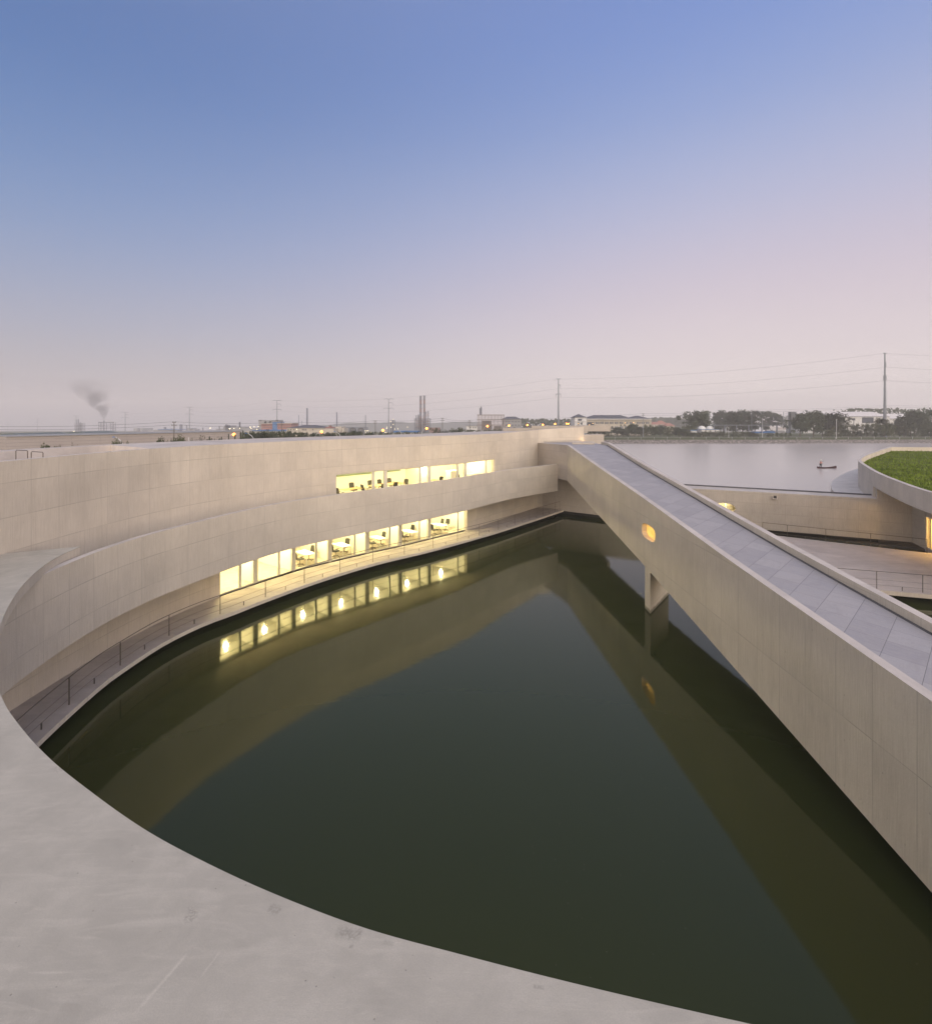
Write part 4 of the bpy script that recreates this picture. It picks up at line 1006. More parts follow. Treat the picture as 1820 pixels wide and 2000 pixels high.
t = thing('green_roof_shed', 80, 420, 'long pale green roofed shed behind the warehouse at far left', 'shed'); part('roof', 'teal_roof', t, (54, 112, 846, 847.5), Y=420, dep=30); part('wall', 'grey_wall', t, (55, 111, 847.5, 853), Y=421, dep=28)

# refinery clusters
def column_tower(par, x, w_, yt, yb, Y, mat='stack_grey', bands=False):
    a = aY(x, yb, Y); zt = aY(x, yt, Y)[2]; r = w_ / 2 / F * Y; mb = MB(); mb.lathe([(r, 0), (r, (zt - a[2]) * .97), (r * .7, zt - a[2])], a, 10)
    if not bands: return mb.build('column', F_[mat], par, smooth=True)
    mb = MB(); n = 9; h = (zt - a[2]) / n
    for i in range(n): mb.lathe([(r, i * h), (r, (i + 1) * h)], a, 10, m=i % 2)
    for i in range(3, n + 1): mb.lathe([(r * 1.5, i * h - .3), (r * 1.5, i * h)], a, 10, m=0)
    return mb.build('column', [F_['stack_grey'], F_['pipe_rust']], par, smooth=True)
def scaffold(par, x0, x1, yt, yb, Y, nx_=4, nz=5, mat='stack_grey', th=.35, dep=8):
    mb = MB(); a, b1 = aY(x0, yb, Y), aY(x1, yt, Y)
    for i in range(nx_ + 1):
        X = a[0] + (b1[0] - a[0]) * i / nx_
        for yy in (Y, Y + dep): mb.box(X - th / 2, X + th / 2, yy, yy + th, a[2], b1[2])
    for k in range(1, nz + 1):
        z = a[2] + (b1[2] - a[2]) * k / nz
        mb.box(a[0], b1[0], Y - .1, Y + dep + th + .1, z - th * .5, z)
    return mb.build('frame', F_[mat], par)
def lights(par, pts, Y, r=.9, mat='lamp_white'):
    r *= .62
    for x, y in pts:
        p = aY(x, y, Y); mb = MB(); mb.lathe([(.01, -r), (r * .8, -r * .6), (r, 0), (r * .8, r * .6), (.01, r)], p, 8); mb.build('lamp', M[mat], par)
t = thing('refinery_tower', 153, 1080, 'hazy refinery tower of columns and scaffolding left of the smoking stack', 'tower')
scaffold(t, 146, 160, 826, 846, 1080, 4, 6, th=.7); column_tower(t, 149, 1.8, 819, 846, 1085); column_tower(t, 153, 2.2, 818.5, 846, 1086); column_tower(t, 157, 1.6, 824, 846, 1085); lights(t, [(143, 842.3), (145, 842.3)], 1070, 1.1)
t = thing('smoking_stack', 203, 900, 'dark stack inside an open steel frame trailing smoke', 'chimney')
scaffold(t, 192.5, 196, 825, 848, 900, 1, 6, th=.5); scaffold(t, 216, 219.5, 825, 848, 900, 1, 6, th=.5)
part('beam', 'stack_grey', t, (192, 220, 824, 826), (192, 220, 833.2, 834), Y=903, dep=3); column_tower(t, 203, 1.9, 821, 848, 902); column_tower(t, 208, 1.0, 826, 848, 905)
lights(t, [(168, 845.3), (170.5, 845.3)], 880, .8)
t = thing('distant_plant', 275, 1150, 'distant block shaped plant buildings on the horizon right of the smoking stack', 'factory')
part('block', 'grey_wall', t, (261, 269, 836, 841), (265.5, 267, 841, 847), (273.5, 278, 836, 847), (287, 288.5, 836, 847), (290, 302, 840, 846), Y=1150, dep=20)
t = thing('blue_conveyor_plant', 330, 900, 'long distant plant with a blue conveyor roof beyond the warehouse', 'factory')
part('roof', 'blue_roof', t, (308, 351, 838, 839.3), (320, 402, 843.2, 844.8), Y=900, dep=20); part('wall', 'grey_wall', t, (300, 348, 839.3, 846), (320, 402, 844.8, 849), Y=903, dep=12)
part('tower', 'stack_grey', t, (350.5, 353, 829, 846), (320, 321, 834, 846), (333, 334, 837, 846), Y=905, dep=6)
t = thing('distant_tank_farm', 380, 1000, 'distant mast and tanks on the horizon beside the dark utility pole', 'factory')
part('mast', 'stack_grey', t, (363.4, 364.2, 830, 846), (427, 428.4, 832, 842), (395, 396, 835, 846), Y=1000, dep=3); part('tank', 'grey_wall', t, (365, 374, 836, 843), (372, 380, 838, 846), (422, 436, 837.5, 842), Y=1010, dep=20); lights(t, [(410.5, 836)], 700, 1.2)
t = thing('lit_process_plant', 462, 560, 'low process plant with rows of white lights left of the red building', 'factory')
part('block', 'grey_wall', t, (436, 478, 834, 842), (478, 500, 836, 846), (438, 446, 831, 835), Y=560, dep=20); part('mast', 'stack_grey', t, (466.5, 467.6, 824, 840), (440, 441, 829, 840), (443, 443.6, 829.5, 840), (446, 446.8, 830, 840), Y=556, dep=3)
lights(t, [(448, 837), (449.5, 837.2), (457, 836.6), (468, 836.7), (488.5, 834), (490.5, 836), (496, 833.3), (504.5, 833), (502, 838.4)], 550, .75)
t = thing('red_brick_factory', 540, 480, 'red brick factory block with pale silos and a blue bay behind it', 'factory')
part('wall', 'red_brick', t, (510.5, 533, 827.5, 841), (541, 569, 827, 841), Y=480, dep=20); part('blue_bay', 'blue_roof', t, (532, 541, 824, 841), Y=479, dep=20)
part('silo', 'grey_wall', t, (505, 511, 820, 838), (511, 516, 822, 828), (520, 525, 822, 828), (530, 535, 821.5, 828), (537, 544.5, 820, 838), (505, 544, 820.3, 822.3), Y=505, dep=12)
part('cornice', 'cream_wall', t, (509.5, 533, 826.7, 827.5), (541, 570, 826.2, 827), Y=479, dep=22); part('window', 'dark_glass', t, *[(x, x + 1.4, y, y + 1.6) for x in list(range(513, 530, 3)) + list(range(544, 567, 3)) for y in (829.5, 833.5)], Y=479.8, dep=.3)
t = thing('blue_roofed_shed', 520, 330, 'long cream shed with a bright blue roof behind the dark tree row', 'shed')
part('wall', 'cream_wall', t, (480, 562, 842, 852), Y=330, dep=20); part('roof', 'blue_roof', t, (492, 562, 840.2, 842), Y=329, dep=22)
t = thing('hip_roofed_block', 610, 290, 'three storey cream building with a dark hipped roof below the tallest dark chimney', 'building')
part('wall', 'cream_wall', t, (560, 632, 835.5, 856), (632, 652, 837, 856), Y=290, dep=16); hip('roof', t, 560, 632, 830, 836, 290, 18, 7); hip('roof', t, 632, 645, 831, 836.5, 292, 14, 3, 'villa_roof')
for k, (x0, y0) in enumerate([(x, y) for y in (838, 844.8) for x in (562, 567, 573, 590, 593, 596.5, 610)]):
    part('window', 'dark_glass', t, (x0, x0 + 2, y0, y0 + 2.4), Y=289.9, dep=.3)
lights(t, [(579.6, 838.3), (585.6, 845.5)], 288, .35)
for x, w_, yt, Y, lb in ((599.8, 2.8, 797, 420, 'tall dark chimney rising behind the hip roofed block'), (657.8, 2.2, 805, 430, 'second dark chimney, shorter, right of the hip roofed block'), (713.8, 1.3, 810.5, 520, 'thin pale grey chimney left of the big wide armed pylon'), (583.5, .9, 810, 430, 'thin mast beside the dark utility pole left of the tallest dark chimney'), (589.5, .6, 822, 430, 'short thin mast just left of the tallest dark chimney')):
    a = aY(x, yt, Y); r = w_ / 2 / F * Y; mb = MB(); g_ = gz(Y); mb.lathe([(r * 1.15, 0), (r, a[2] - g_), (r * .8, a[2] - g_)], (a[0], a[1], g_), 12); tag(mb.build('chimney', F_['stack_grey'], smooth=True), lb, 'chimney', 'chimneys of the plant')
t = thing('flat_roofed_plant_block', 662, 300, 'pale flat roofed block with bright lights beside the second chimney', 'building')
part('wall', 'cream_wall', t, (655, 667, 833, 850), (668, 672, 836, 850), Y=300, dep=10); lights(t, [(644, 838.5), (650, 838.5), (655.6, 837.5), (655.2, 842), (636, 842), (650, 843), (670, 844.5), (674, 844.3)], 296, .4)
t = thing('storage_tank_group', 700, 330, 'group of round storage tanks under curved trusses right of the flat roofed block', 'tank')
for x, w_ in ((689, 13), (705, 12)):
    a = aY(x, 850, 330); zt = aY(x, 836, 330)[2]; r = w_ / 2 / F * 330; mb = MB(); mb.lathe([(r, 0), (r, zt - a[2] - .8), (r * .7, zt - a[2]), (.01, zt - a[2] + .4)], a, 20); mb.build('tank', F_['grey_wall'], t, smooth=True)
scaffold(t, 672, 716, 834.5, 849, 326, 10, 2, th=.25, dep=3); lights(t, [(713, 841.5), (716, 841.4), (719, 841), (714, 845), (720, 845), (724, 844.5)], 322, .35)
t = thing('lit_process_tower', 767, 400, 'slim process tower with white lights behind the big wide armed pylon', 'tower')
scaffold(t, 763, 770, 820, 846, 400, 2, 6, th=.3, dep=3); column_tower(t, 767.5, 2, 819.5, 846, 401); lights(t, [(768, 818.8), (762.5, 823), (768, 828.8), (763.5, 834.3), (756, 834), (755.3, 836.4), (771, 837.5), (777, 837.5), (752, 844.4), (754.5, 844.6), (796, 834), (724, 844)], 395, .42)
t = thing('banded_stack_complex', 826, 620, 'refinery complex with two tall red banded stacks', 'factory')
column_tower(t, 821.5, 4.2, 773, 845, 620, bands=True); column_tower(t, 828.6, 3.8, 772.5, 845, 622, bands=True); column_tower(t, 832.2, 1.8, 803.5, 845, 620, bands=True); column_tower(t, 836.2, 1.8, 802.5, 845, 621, bands=True); column_tower(t, 817.5, 1.8, 809, 845, 619)
scaffold(t, 809.5, 839.5, 817, 845, 612, 8, 8, 'stack_grey', .5, 10); scaffold(t, 812, 818, 811, 820, 615, 2, 2, 'stack_grey', .4, 4); part('pipe_rack', 'pipe_rust', t, (812, 838, 822, 823), (812, 838, 827, 828), (812, 838, 833, 834), (838, 860, 835, 845), Y=608, dep=2)
t = thing('blue_roof_hangar', 795, 300, 'low hangar with a blue roof left of the banded stacks', 'shed'); part('roof', 'blue_roof', t, (768, 816, 842, 844.5), Y=300, dep=14); part('wall', 'cream_wall', t, (768, 816, 844.5, 850), Y=301, dep=12)
t = thing('low_white_house', 922, 310, 'small low white house left of the unfinished concrete frame', 'house'); part('wall', 'white_wall', t, (911, 932, 832, 843), Y=310, dep=8); part('roof', 'grey_wall', t, (910.5, 932.5, 831, 832), Y=309.5, dep=9); part('window', 'dark_glass', t, (918, 920, 834, 836.3), (923, 925, 834, 836.3), (927.5, 929.5, 834, 836.3), Y=309.8, dep=.3)
t = thing('unfinished_concrete_frame', 958, 330, 'unfinished concrete frame building with open floors and a small tower', 'building')
for y0, n_ in ((810.5, 18), (820, 20), (830.5, 20)):
    mb = MB()
    for i in range(n_ + 1):
        x = 933 + (51 if y0 < 815 else 53) * i / n_
        fbox(mb, x - .5, x + .5, y0, y0 + 10.4, 330, .8); fbox(mb, x - .5, x + .5, y0, y0 + 10.4, 338, .8)
    fbox(mb, 932, 985, y0 - .9, y0 + .3, 329.6, 10); mb.build('storey', F_['raw_concrete'], t)
part('tower', 'stack_grey', t, (936.5, 938.4, 797, 811), (938.6, 941, 795, 811), (939.4, 940.2, 793, 795), Y=331, dep=2)
part('infill_wall', 'grey_wall', t, (941, 960, 822, 842), (964, 980, 832, 842), Y=335, dep=.5)
t = thing('hipped_grey_building', 1000, 350, 'grey building with a dark hipped roof right of the unfinished frame', 'building'); part('wall', 'grey_wall', t, (983, 1018, 818, 842), Y=350, dep=12); hip('roof', t, 981, 1019, 813.5, 819, 350, 14, 4); part('window', 'dark_glass', t, *[(x, x + 2, y, y + 2.4) for x in (988, 993, 1000, 1006, 1012) for y in (822, 829)], Y=349.8, dep=.3)

# three storey school like building beyond the water
t = thing('long_institute_building', 1200, 330, 'long three storey cream building with dark hipped roofs across the water', 'building')
YS = 330
part('wall', 'cream_wall', t, (1146, 1272, 819, 850), Y=YS, dep=16); part('corner_tower', 'white_wall', t, (1122.5, 1146, 815, 850), Y=YS - 2, dep=12); part('cornice', 'white_wall', t, (1146, 1273, 817.8, 819), (1122, 1146.5, 822, 823), Y=YS - 2.6, dep=1.5)
hip('roof', t, 1147, 1236, 810.5, 818, YS, 16, 6); hip('roof', t, 1231, 1272, 812, 818, YS, 16, 6); hip('roof', t, 1122.5, 1145, 808.5, 815.2, YS - 2, 12, 4); hip('roof', t, 1171, 1183, 810, 814, YS + 6, 8, 2)
part('glazed_link', 'dark_glass', t, (1145.5, 1160, 824.5, 831), (1145.5, 1160, 833, 840), Y=YS - .4, dep=.6)
wl = [1163.5, 1172, 1181.5, 1191, 1200.5, 1210, 1220, 1229.5, 1244, 1252.5, 1261]
for x0 in wl:
    for y0, h in ((823.8, 4), (832.5, 5.5), (841, 5)):
        o = part('window', 'dark_glass', t, (x0, x0 + 6.4, y0, y0 + h), Y=YS - .15, dep=.3)
        for xm in (x0 + 2.1, x0 + 4.3):
            part('mullion', 'white_wall', o, (xm - .25, xm + .25, y0, y0 + h), Y=YS - .3, dep=.14)
for x0, y0 in ((1129, 817.5), (1128, 825), (1134, 825), (1128, 834), (1134, 834)): part('window', 'dark_glass', t, (x0, x0 + (7 if y0 < 820 else 3.4), y0, y0 + 4.2), Y=YS - 2.2, dep=.3)
for x, y in ((1129, 826.5), (1157, 826.3), (1150.5, 829), (1220.5, 825), (1236.5, 824.6)): part('lit_window', M['win_lit'], t, (x, x + 1.3, y, y + 1.3), Y=YS - 2.5 if x < 1140 else YS - .8, dep=.2)
for k, (x0, x1, yr, ye, Y, lb) in enumerate(((1272, 1290, 824, 829, 520, 'leftmost red roofed villa beyond the cream institute'), (1284, 1302, 821.5, 828, 530, 'tallest red roofed villa, with the peaked roof'), (1300, 1318, 826, 832, 500, 'rightmost red roofed villa half behind trees'))):
    t = thing('red_roofed_villa', (x0 + x1) / 2, Y, lb, 'house', 'red roofed villas'); part('wall', 'cream_wall', t, (x0 + 1, x1 - 1, ye, 846), Y=Y, dep=8); hip('roof', t, x0, x1, yr, ye, Y, 10, 3, 'villa_roof')
# tanks, sheds and pipe rack on the right
for x, lb in ((1370.5, 'left white spherical tank among the right hand trees'), (1386, 'right white spherical tank among the right hand trees')):
    a = aY(x, 838.5, 285); r = 2.15; mb = MB(); mb.lathe([(max(.01, r * math.sin(u)), -r * math.cos(u)) for u in [math.pi * i / 12 for i in range(13)]], a, 20); mb.lathe([(.35, -4), (.35, -1.5)], a, 6); tag(mb.build('spherical_tank', F_['tank_white'], smooth=True), lb, 'tank', 'white spherical tanks')
t = thing('low_white_office', 1388, 278, 'small flat roofed white office in front of the white spherical tanks', 'building'); part('wall', 'white_wall', t, (1370, 1404.5, 839.2, 845), Y=278, dep=5); part('roof', 'blue_roof', t, (1369, 1405, 838.6, 839.2), Y=277.6, dep=6); part('window', 'dark_glass', t, *[(x, x + 2.2, 840.5, 842.6) for x in (1377, 1386, 1396)], Y=277.9, dep=.3)
t = thing('blue_grey_kiosk', 1355, 280, 'small pale kiosk with a blue roof left of the spherical tanks', 'kiosk'); part('wall', 'white_wall', t, (1349.5, 1361, 841, 846), Y=280, dep=4); part('roof', 'blue_roof', t, (1348.5, 1362, 839.6, 841), Y=279.6, dep=5)
t = thing('pipe_rack', 1460, 282, 'long straight blue grey pipe rack on posts in front of the trees', 'pipe rack'); part('pipe', 'pylon_steel', t, (1392, 1538, 829.8, 830.8), Y=282, dep=1.2)
for x in (1395, 1416, 1439, 1463, 1488.5, 1518, 1537.5): part('post', 'pylon_steel', t, (x - (.8 if x > 1500 else .4), x + (.8 if x > 1500 else .4), 830.8, 846), Y=282.2, dep=.8)
part('cross_beam', 'pipe_rust', t, (1518, 1538, 837, 838), Y=282.3, dep=.6)
t = thing('small_white_roofed_shed', 1518, 300, 'small shed with a white sloping roof behind the pipe rack', 'shed')
mb = MB(); a, b1, c_ = aY(1502, 832, 300), aY(1534, 835, 300), aY(1534, 841, 300); mb.quad([a, b1, (b1[0], 306, b1[2]), (a[0], 306, a[2])]); mb.quad([(a[0], 300, a[2]), (a[0] + 1, 300, a[2] - 2.4), (c_[0], 300, c_[2]), b1]); mb.build('roof', F_['shed_roof'], t); part('wall', 'grey_wall', t, (1506, 1532, 841, 846), Y=300.3, dep=5)
t = thing('blue_tarpaulin', 1495, 272, 'flat blue tarpaulin covered heap below the pipe rack', 'tarpaulin'); part('cover', 'blue_roof', t, (1474, 1514, 843.2, 845.6), Y=272, dep=4); part('fold', 'blue_roof', t, (1496, 1512, 842.2, 843.2), Y=272.6, dep=2)
t = thing('scaffold_tower', 1549, 310, 'square dark scaffold tower left of the white warehouse', 'tower'); part('core', 'pylon_steel', t, (1545, 1554.5, 804.5, 846), Y=310, dep=3); scaffold(t, 1540, 1556, 804, 830, 308.5, 1, 8, 'pylon_steel', .15, 5)
def shed(label, x0, x1, xr, yr, ye, yb, Y, dep, win=None):
    t = thing('white_warehouse', (x0 + x1) / 2, Y, label, 'warehouse', 'white warehouses')
    part('wall', 'white_wall', t, (x0, x1, ye, yb), Y=Y, dep=dep)
    a, b1 = aY(x0 - 1, ye, Y - .5), aY(x1 + 1, ye, Y - .5); ym = Y + dep / 2; zr = CAM_Z - (yr - 818) / F * ym; mb = MB()
    r1, r2 = (a[0], ym, zr), ((xr - 910) / F * ym, ym, zr)
    mb.quad([a, b1, r2, r1]); e1, e2 = (b1[0], Y + dep + .5, b1[2]), (a[0], Y + dep + .5, a[2]); mb.quad([e1, e2, r1, r2]); mb.quad([b1, e1, r2]); mb.build('roof', F_['shed_roof'], t)
    part('gutter', 'stack_grey', t, (x0 - 1, x1 + 1, ye, ye + .5), Y=Y - .7, dep=.3)
    for q_ in win or []: part('window', 'dark_glass', t, q_, Y=Y - .2, dep=.3)
shed('biggest white warehouse, with a wide dark opening in its wall', 1568, 1737, 1704, 804, 813, 846, 320, 15, [(1684, 1706, 815, 826)])
shed('white warehouse at right, partly behind the tallest steel pylon and trees', 1738, 1822, 1830, 808, 817.5, 846, 335, 15)
mb = MB(); fbox(mb, 1665, 1670, 816.8, 821, 316, .4); fbox(mb, 1667.2, 1667.8, 821, 834, 316, .3); tag(mb.build('road_sign', F_['dark_glass']), 'small dark sign on a post in front of the biggest white warehouse', 'sign')

# pylons
def pylon(x, yt, Y, arm, label, drop=True, wide=False):
    p = aY(x, yt, Y); g_ = gz(Y); h = p[2] - g_; t = empty('steel_pylon', (p[0], p[1], g_), label, 'pylon', 'tall steel pylons'); rb0 = .5 + h * .009
    mb = MB(); mb.tube([(p[0], p[1], g_ - 1), (p[0], p[1], g_ + h * .45), (p[0], p[1], p[2])], rb0, 8, .32); mb.build('pole', F_['pylon_steel'], t)
    tips = []
    for k, (fz, l, r) in enumerate(((0, arm, arm), (.11, 0, arm * .85), (.27, arm, arm))):
        z = p[2] - h * fz; mb = MB(); up = .9 if wide else .15
        mb.tube([(p[0] - l, p[1], z + up * .3), (p[0] - l * .5, p[1], z + up), (p[0], p[1], z), (p[0] + r * .5, p[1], z + up), (p[0] + r, p[1], z + up * .3)] if l else [(p[0], p[1], z), (p[0] + r * .5, p[1], z + up), (p[0] + r, p[1], z)], .26, 5); mb.build('crossarm', F_['pylon_steel'], t)
        if k: 
            for sx_ in ((-l, r) if l else (r,)):
                mb = MB(); mb.tube([(p[0] + sx_, p[1], z), (p[0] + sx_, p[1], z - h * .055)], .12, 5); mb.build('insulator', F_['stack_grey'], t)
        tips.append((p[0] + (r if k else -l), p[1], z - (h * .055 if k else 0)))
    return tips
PY = [(15, 824, 1760, 7, 'faintest steel pylon, at the far left edge'), (73, 818, 1370, 7, 'faint steel pylon, second from the left edge'), (148.5, 812, 1120, 7, 'steel pylon just left of the hazy refinery tower'), (244.5, 805, 925, 7, 'steel pylon right of the smoking stack'), (370, 795, 740, 5.8, 'steel pylon right of the dark utility pole above the warehouse'),
      (541, 782, 600, 5.2, 'steel pylon in front of the red brick factory'), (1090.5, 740, 380, 1.8, 'steel pylon behind the end of the curved wall, left of the cream institute'), (1728, 690, 279, .75, 'tallest steel pylon, at the right by the white warehouses')]
tips = [pylon(*q) for q in PY]
pylon(759, 780, 590, 6.0, 'steel pylon with drooping curved arms left of the banded stacks', wide=True)
tips.append([(q[0] + 170, 262, q[2] - 1) for q in tips[-1]])
for k, lb in enumerate(('highest power cable strung between the steel pylons', 'middle power cable strung between the steel pylons', 'lowest power cable strung between the steel pylons')):
    mb = MB(); pts = []
    for a, b1 in zip(tips[:-1], tips[1:]):
        a, b1 = a[k], b1[k]; n = 16; sg = math.dist(a, b1) * .018
        pts += [tuple(a[i] + (b1[i] - a[i]) * j / n - (sg * 4 * (j / n) * (1 - j / n) if i == 2 else 0) for i in range(3)) for j in range(n)]
    pts.append(tips[-1][k]); mb.tube(pts, .036, 4); tag(mb.build('power_cable', F_['cable']), lb, 'power cable', 'power cables of the pylons')
# smaller utility poles and their two wires
UP = [(-60, 833, 150), (340, 824.5, 150), (550, 824, 190), (733, 822, 215), (864, 817, 225), (917, 821, 235), (1256, 808, 268), (1468, 801, 284), (1727, 791.5, 290), (1900, 790, 292)]
ul = {340: 'dark utility pole with a forked head in front of the warehouse', 550: 'utility pole left of the hip roofed block', 733: 'short utility pole left of the wide armed pylon', 864: 'utility pole right of the banded stacks', 917: 'thin utility pole by the low white house', 1256: 'utility pole on the far bank in front of the cream institute', 1468: 'utility pole on the far bank among the right hand trees'}
for x, y, Y in UP:
    if x not in ul: continue
    p = aY(x, y, Y); g_ = gz(Y) - .2; t = empty('utility_pole', (p[0], p[1], g_), ul[x], 'utility pole', 'utility poles')
    mb = MB(); mb.tube([(p[0], p[1], g_), (p[0], p[1], p[2])], .17, 6, .11); mb.build('pole', F_['pylon_steel'] if x > 1000 else M['steel'], t)
    for dz, wd in ((.05, .55), (1.0, .75)):
        mb = MB(); mb.box(p[0] - wd, p[0] + wd, p[1] - .08, p[1] + .08, p[2] - dz - .12, p[2] - dz)
        for sx_ in (-wd + .1, 0, wd - .1): mb.box(p[0] + sx_ - .06, p[0] + sx_ + .06, p[1] - .06, p[1] + .06, p[2] - dz, p[2] - dz + .3)
        mb.build('crossarm', M['steel'], t)
for k, dz, lb in ((0, .25, 'upper wire of the utility poles running across the whole view'), (1, 1.2, 'lower wire of the utility poles running across the whole view')):
    mb = MB(); pts = []
    P3 = [aY(*q) for q in UP]
    for a, b1 in zip(P3[:-1], P3[1:]):
        n = 10; sg = .7; pts += [tuple(a[i] + (b1[i] - a[i]) * j / n - (sg * 4 * (j / n) * (1 - j / n) + dz - .4 if i == 2 else 0) for i in range(3)) for j in range(n)]
    mb.tube(pts, .035, 4); tag(mb.build('overhead_wire', F_['cable']), lb, 'wire', 'overhead wires')

# street lamps along the road behind the building
def street_lamp(x, y, Y, side, lit, label):
    p = aY(x, y, Y); g_ = 1.5 if Y < 240 else gz(Y); bx = p[0] + side * 2.2; t = empty('street_lamp', (bx, p[1], g_), label, 'street lamp', 'lit street lamps' if lit else 'unlit street lamps')
    mb = MB(); h = p[2] - g_
    mb.tube([(bx, p[1], g_), (bx, p[1], g_ + h * .45), (bx - side * .25, p[1], g_ + h * .72), (bx - side * .9, p[1], g_ + h * .9), (p[0] + side * .4, p[1], p[2] + .05)], .11, 6, .06); mb.build('pole', F_['lamp_post'], t)
    mb = MB(); mb.lathe([(.05, .16), (.24, .08), (.28, 0)], (p[0], p[1], p[2]), 10); mb.lathe([(.28, 0), (.01, .001)], (p[0], p[1], p[2]), 10); mb.build('lamp_housing', F_['blue_roof'], t)
    if lit:
        mb = MB(); r = .26 + Y * .0008; mb.lathe([(max(.01, r * math.sin(u)), -r * math.cos(u) - .05) for u in [math.pi * i / 8 for i in range(9)]], p, 10); mb.build('bulb', M['lamp_sodium'], t, smooth=True)
ln_ = ['in front of the right end of the warehouse', 'in front of the hip roofed block', 'left of the wide armed pylon base', 'below the banded stacks', 'left, below the unfinished frame', 'right, below the unfinished frame', 'right of the hipped grey building', 'smallest, in the middle of the receding row', 'just left of the pylon by the curved wall end', 'left of the pair at the far end of the row', 'right of the pair at the far end of the row']
for (x, y, Y), lb in zip(((457, 848, 118), (628, 842.7, 140), (748, 840, 165), (833.3, 836.3, 190), (952, 832, 215), (994, 831, 245), (1030, 829.8, 290), (1060, 829.2, 360), (1084, 827.8, 350), (1106.5, 827.2, 400), (1110, 827.2, 402)), ln_):
    street_lamp(x, y, Y, -1, True, 'lit orange street lamp ' + lb)
for (x, y, Y), lb in zip(((222, 854, 92), (481, 846.5, 112), (653, 843, 135), (773, 838, 155), (977, 832, 215)), ('in front of the warehouse', 'left of the dark tree row', 'right of the hip roofed block', 'right of the wide armed pylon', 'between the two lamps below the unfinished frame')):
    street_lamp(x, y, Y, 1, False, 'unlit white curved street lamp ' + lb)
def post_lamp(x, y, Y, label):
    p = aY(x, y, Y); g_ = gz(Y); t = empty('post_lamp', (p[0], p[1], g_), label, 'street lamp', 'slim straight lamp posts'); mb = MB(); mb.tube([(p[0], p[1], g_ - .3), (p[0], p[1], p[2])], .12, 6, .07); mb.build('pole', F_['lamp_post'], t)
    mb = MB(); mb.box(p[0] - .02 - Y * .0009, p[0] + .02 + Y * .0009, p[1] - .1, p[1] + .1, p[2], p[2] + .05 + Y * .0007); mb.build('lamp_housing', F_['tank_white'], t)
post_lamp(1489, 818, 250, 'slim straight lamp post on the far bank right of the utility pole'); post_lamp(1633.5, 820, 232, 'slim straight lamp post at the water edge near the biggest white warehouse'); post_lamp(1423, 836, 245, 'short slim lamp post on the far bank below the pipe rack'); post_lamp(368.5, 855.5, 110, 'small thin lamp post in front of the warehouse wall')
# bank fence
t = empty('bank_fence', (150, 224, 1.5), 'low thin rail fence along the grassy far bank', 'fence'); mb = MB(); mb.tube([(62, 222, 2.55), (420, 228, 2.55)], .035, 4); mb.build('rail', F_['lamp_post'], t)
for i in range(60):
    X = 62 + i * 6; mb = MB(); mb.box(X - .03, X + .03, 222 + (X - 62) * .01676 - .05, 222 + (X - 62) * .01676 + .05, 1.45, 2.56); mb.build('post', F_['lamp_post'], t)

# ------------------------------------------------------------------ vegetation
def make_tree(kind, seed):
    rd = random.Random(seed); r = empty('broadleaf_tree', (0, 0, 0), local=True)
    H = 10
    if kind == 'round': clumps = [(rd.gauss(0, 1.9), rd.gauss(0, 1.9), 2.2 + rd.random() ** .8 * 7.0, rd.uniform(.8, 1.5)) for _ in range(60)]
    elif kind == 'loose': clumps = [(rd.gauss(0, 1.7), rd.gauss(0, 1.7), 2.5 + rd.random() * 7, rd.uniform(.5, 1.1)) for _ in range(48)]
    elif kind == 'bush': clumps = [(rd.gauss(0, 3), rd.gauss(0, 2), rd.random() ** .9 * 7.5 + .8, rd.uniform(.9, 1.8)) for _ in range(40)]
    else: clumps = [(rd.gauss(0, .9 * (1 - i / 34)), rd.gauss(0, .9 * (1 - i / 34)), 1.2 + 8.4 * i / 34, rd.uniform(.35, .8) * (1.2 - i / 40)) for i in range(34)]
    cr = MB(); n = 44 if kind != 'loose' else 26
    for (x, y, z, rad) in clumps:
        k = 1 - .45 * abs(z - 5.5) / 5 if kind in ('round', 'loose') else 1
        x *= k; y *= k
        for _ in range(n):
            d = Vector((rd.gauss(0, 1), rd.gauss(0, 1), rd.gauss(0, .8))).normalized() * rad * rd.random() ** .5
            c = Vector((x, y, min(z, H - .6))) + d; u = Vector((rd.gauss(0, 1), rd.gauss(0, 1), rd.gauss(0, 1))).normalized(); v = u.orthogonal().normalized(); s_ = rd.uniform(.2, .46)
            cr.quad([c - u * s_, c - v * s_ * .6, c + u * s_, c + v * s_ * .6])
    zz = sorted(v[2] for v in cr.v); r['top'] = zz[int(len(zz) * .985)]; xx = sorted(v[0] for v in cr.v); r['wid'] = xx[int(len(xx) * .96)] - xx[int(len(xx) * .04)]
    cr.build('crown', M['leaf2'] if kind == 'bush' else M['leaf'], r)
    tk = MB(); tk.tube([(0, 0, -1), (.1, 0, 3), (0, .1, 7.5)], .28, 6, .06)
    for _ in range(5):
        a = rd.random() * 6.28; z = rd.uniform(2.2, 5); tk.tube([(0, 0, z), (1.5 * math.cos(a), 1.5 * math.sin(a), z + 1.6)], .09, 4, .03)
    tk.build('trunk', M['trunk'], r); return r
protos = {('round', 0): make_tree('round', 1), ('round', 1): make_tree('round', 2), ('loose', 0): make_tree('loose', 3), ('loose', 1): make_tree('loose', 4), ('bush', 0): make_tree('bush', 5), ('bush', 1): make_tree('bush', 6), ('bush', 2): make_tree('bush', 9), ('slim', 0): make_tree('slim', 7)}
usedp = set(); rt = random.Random(11)
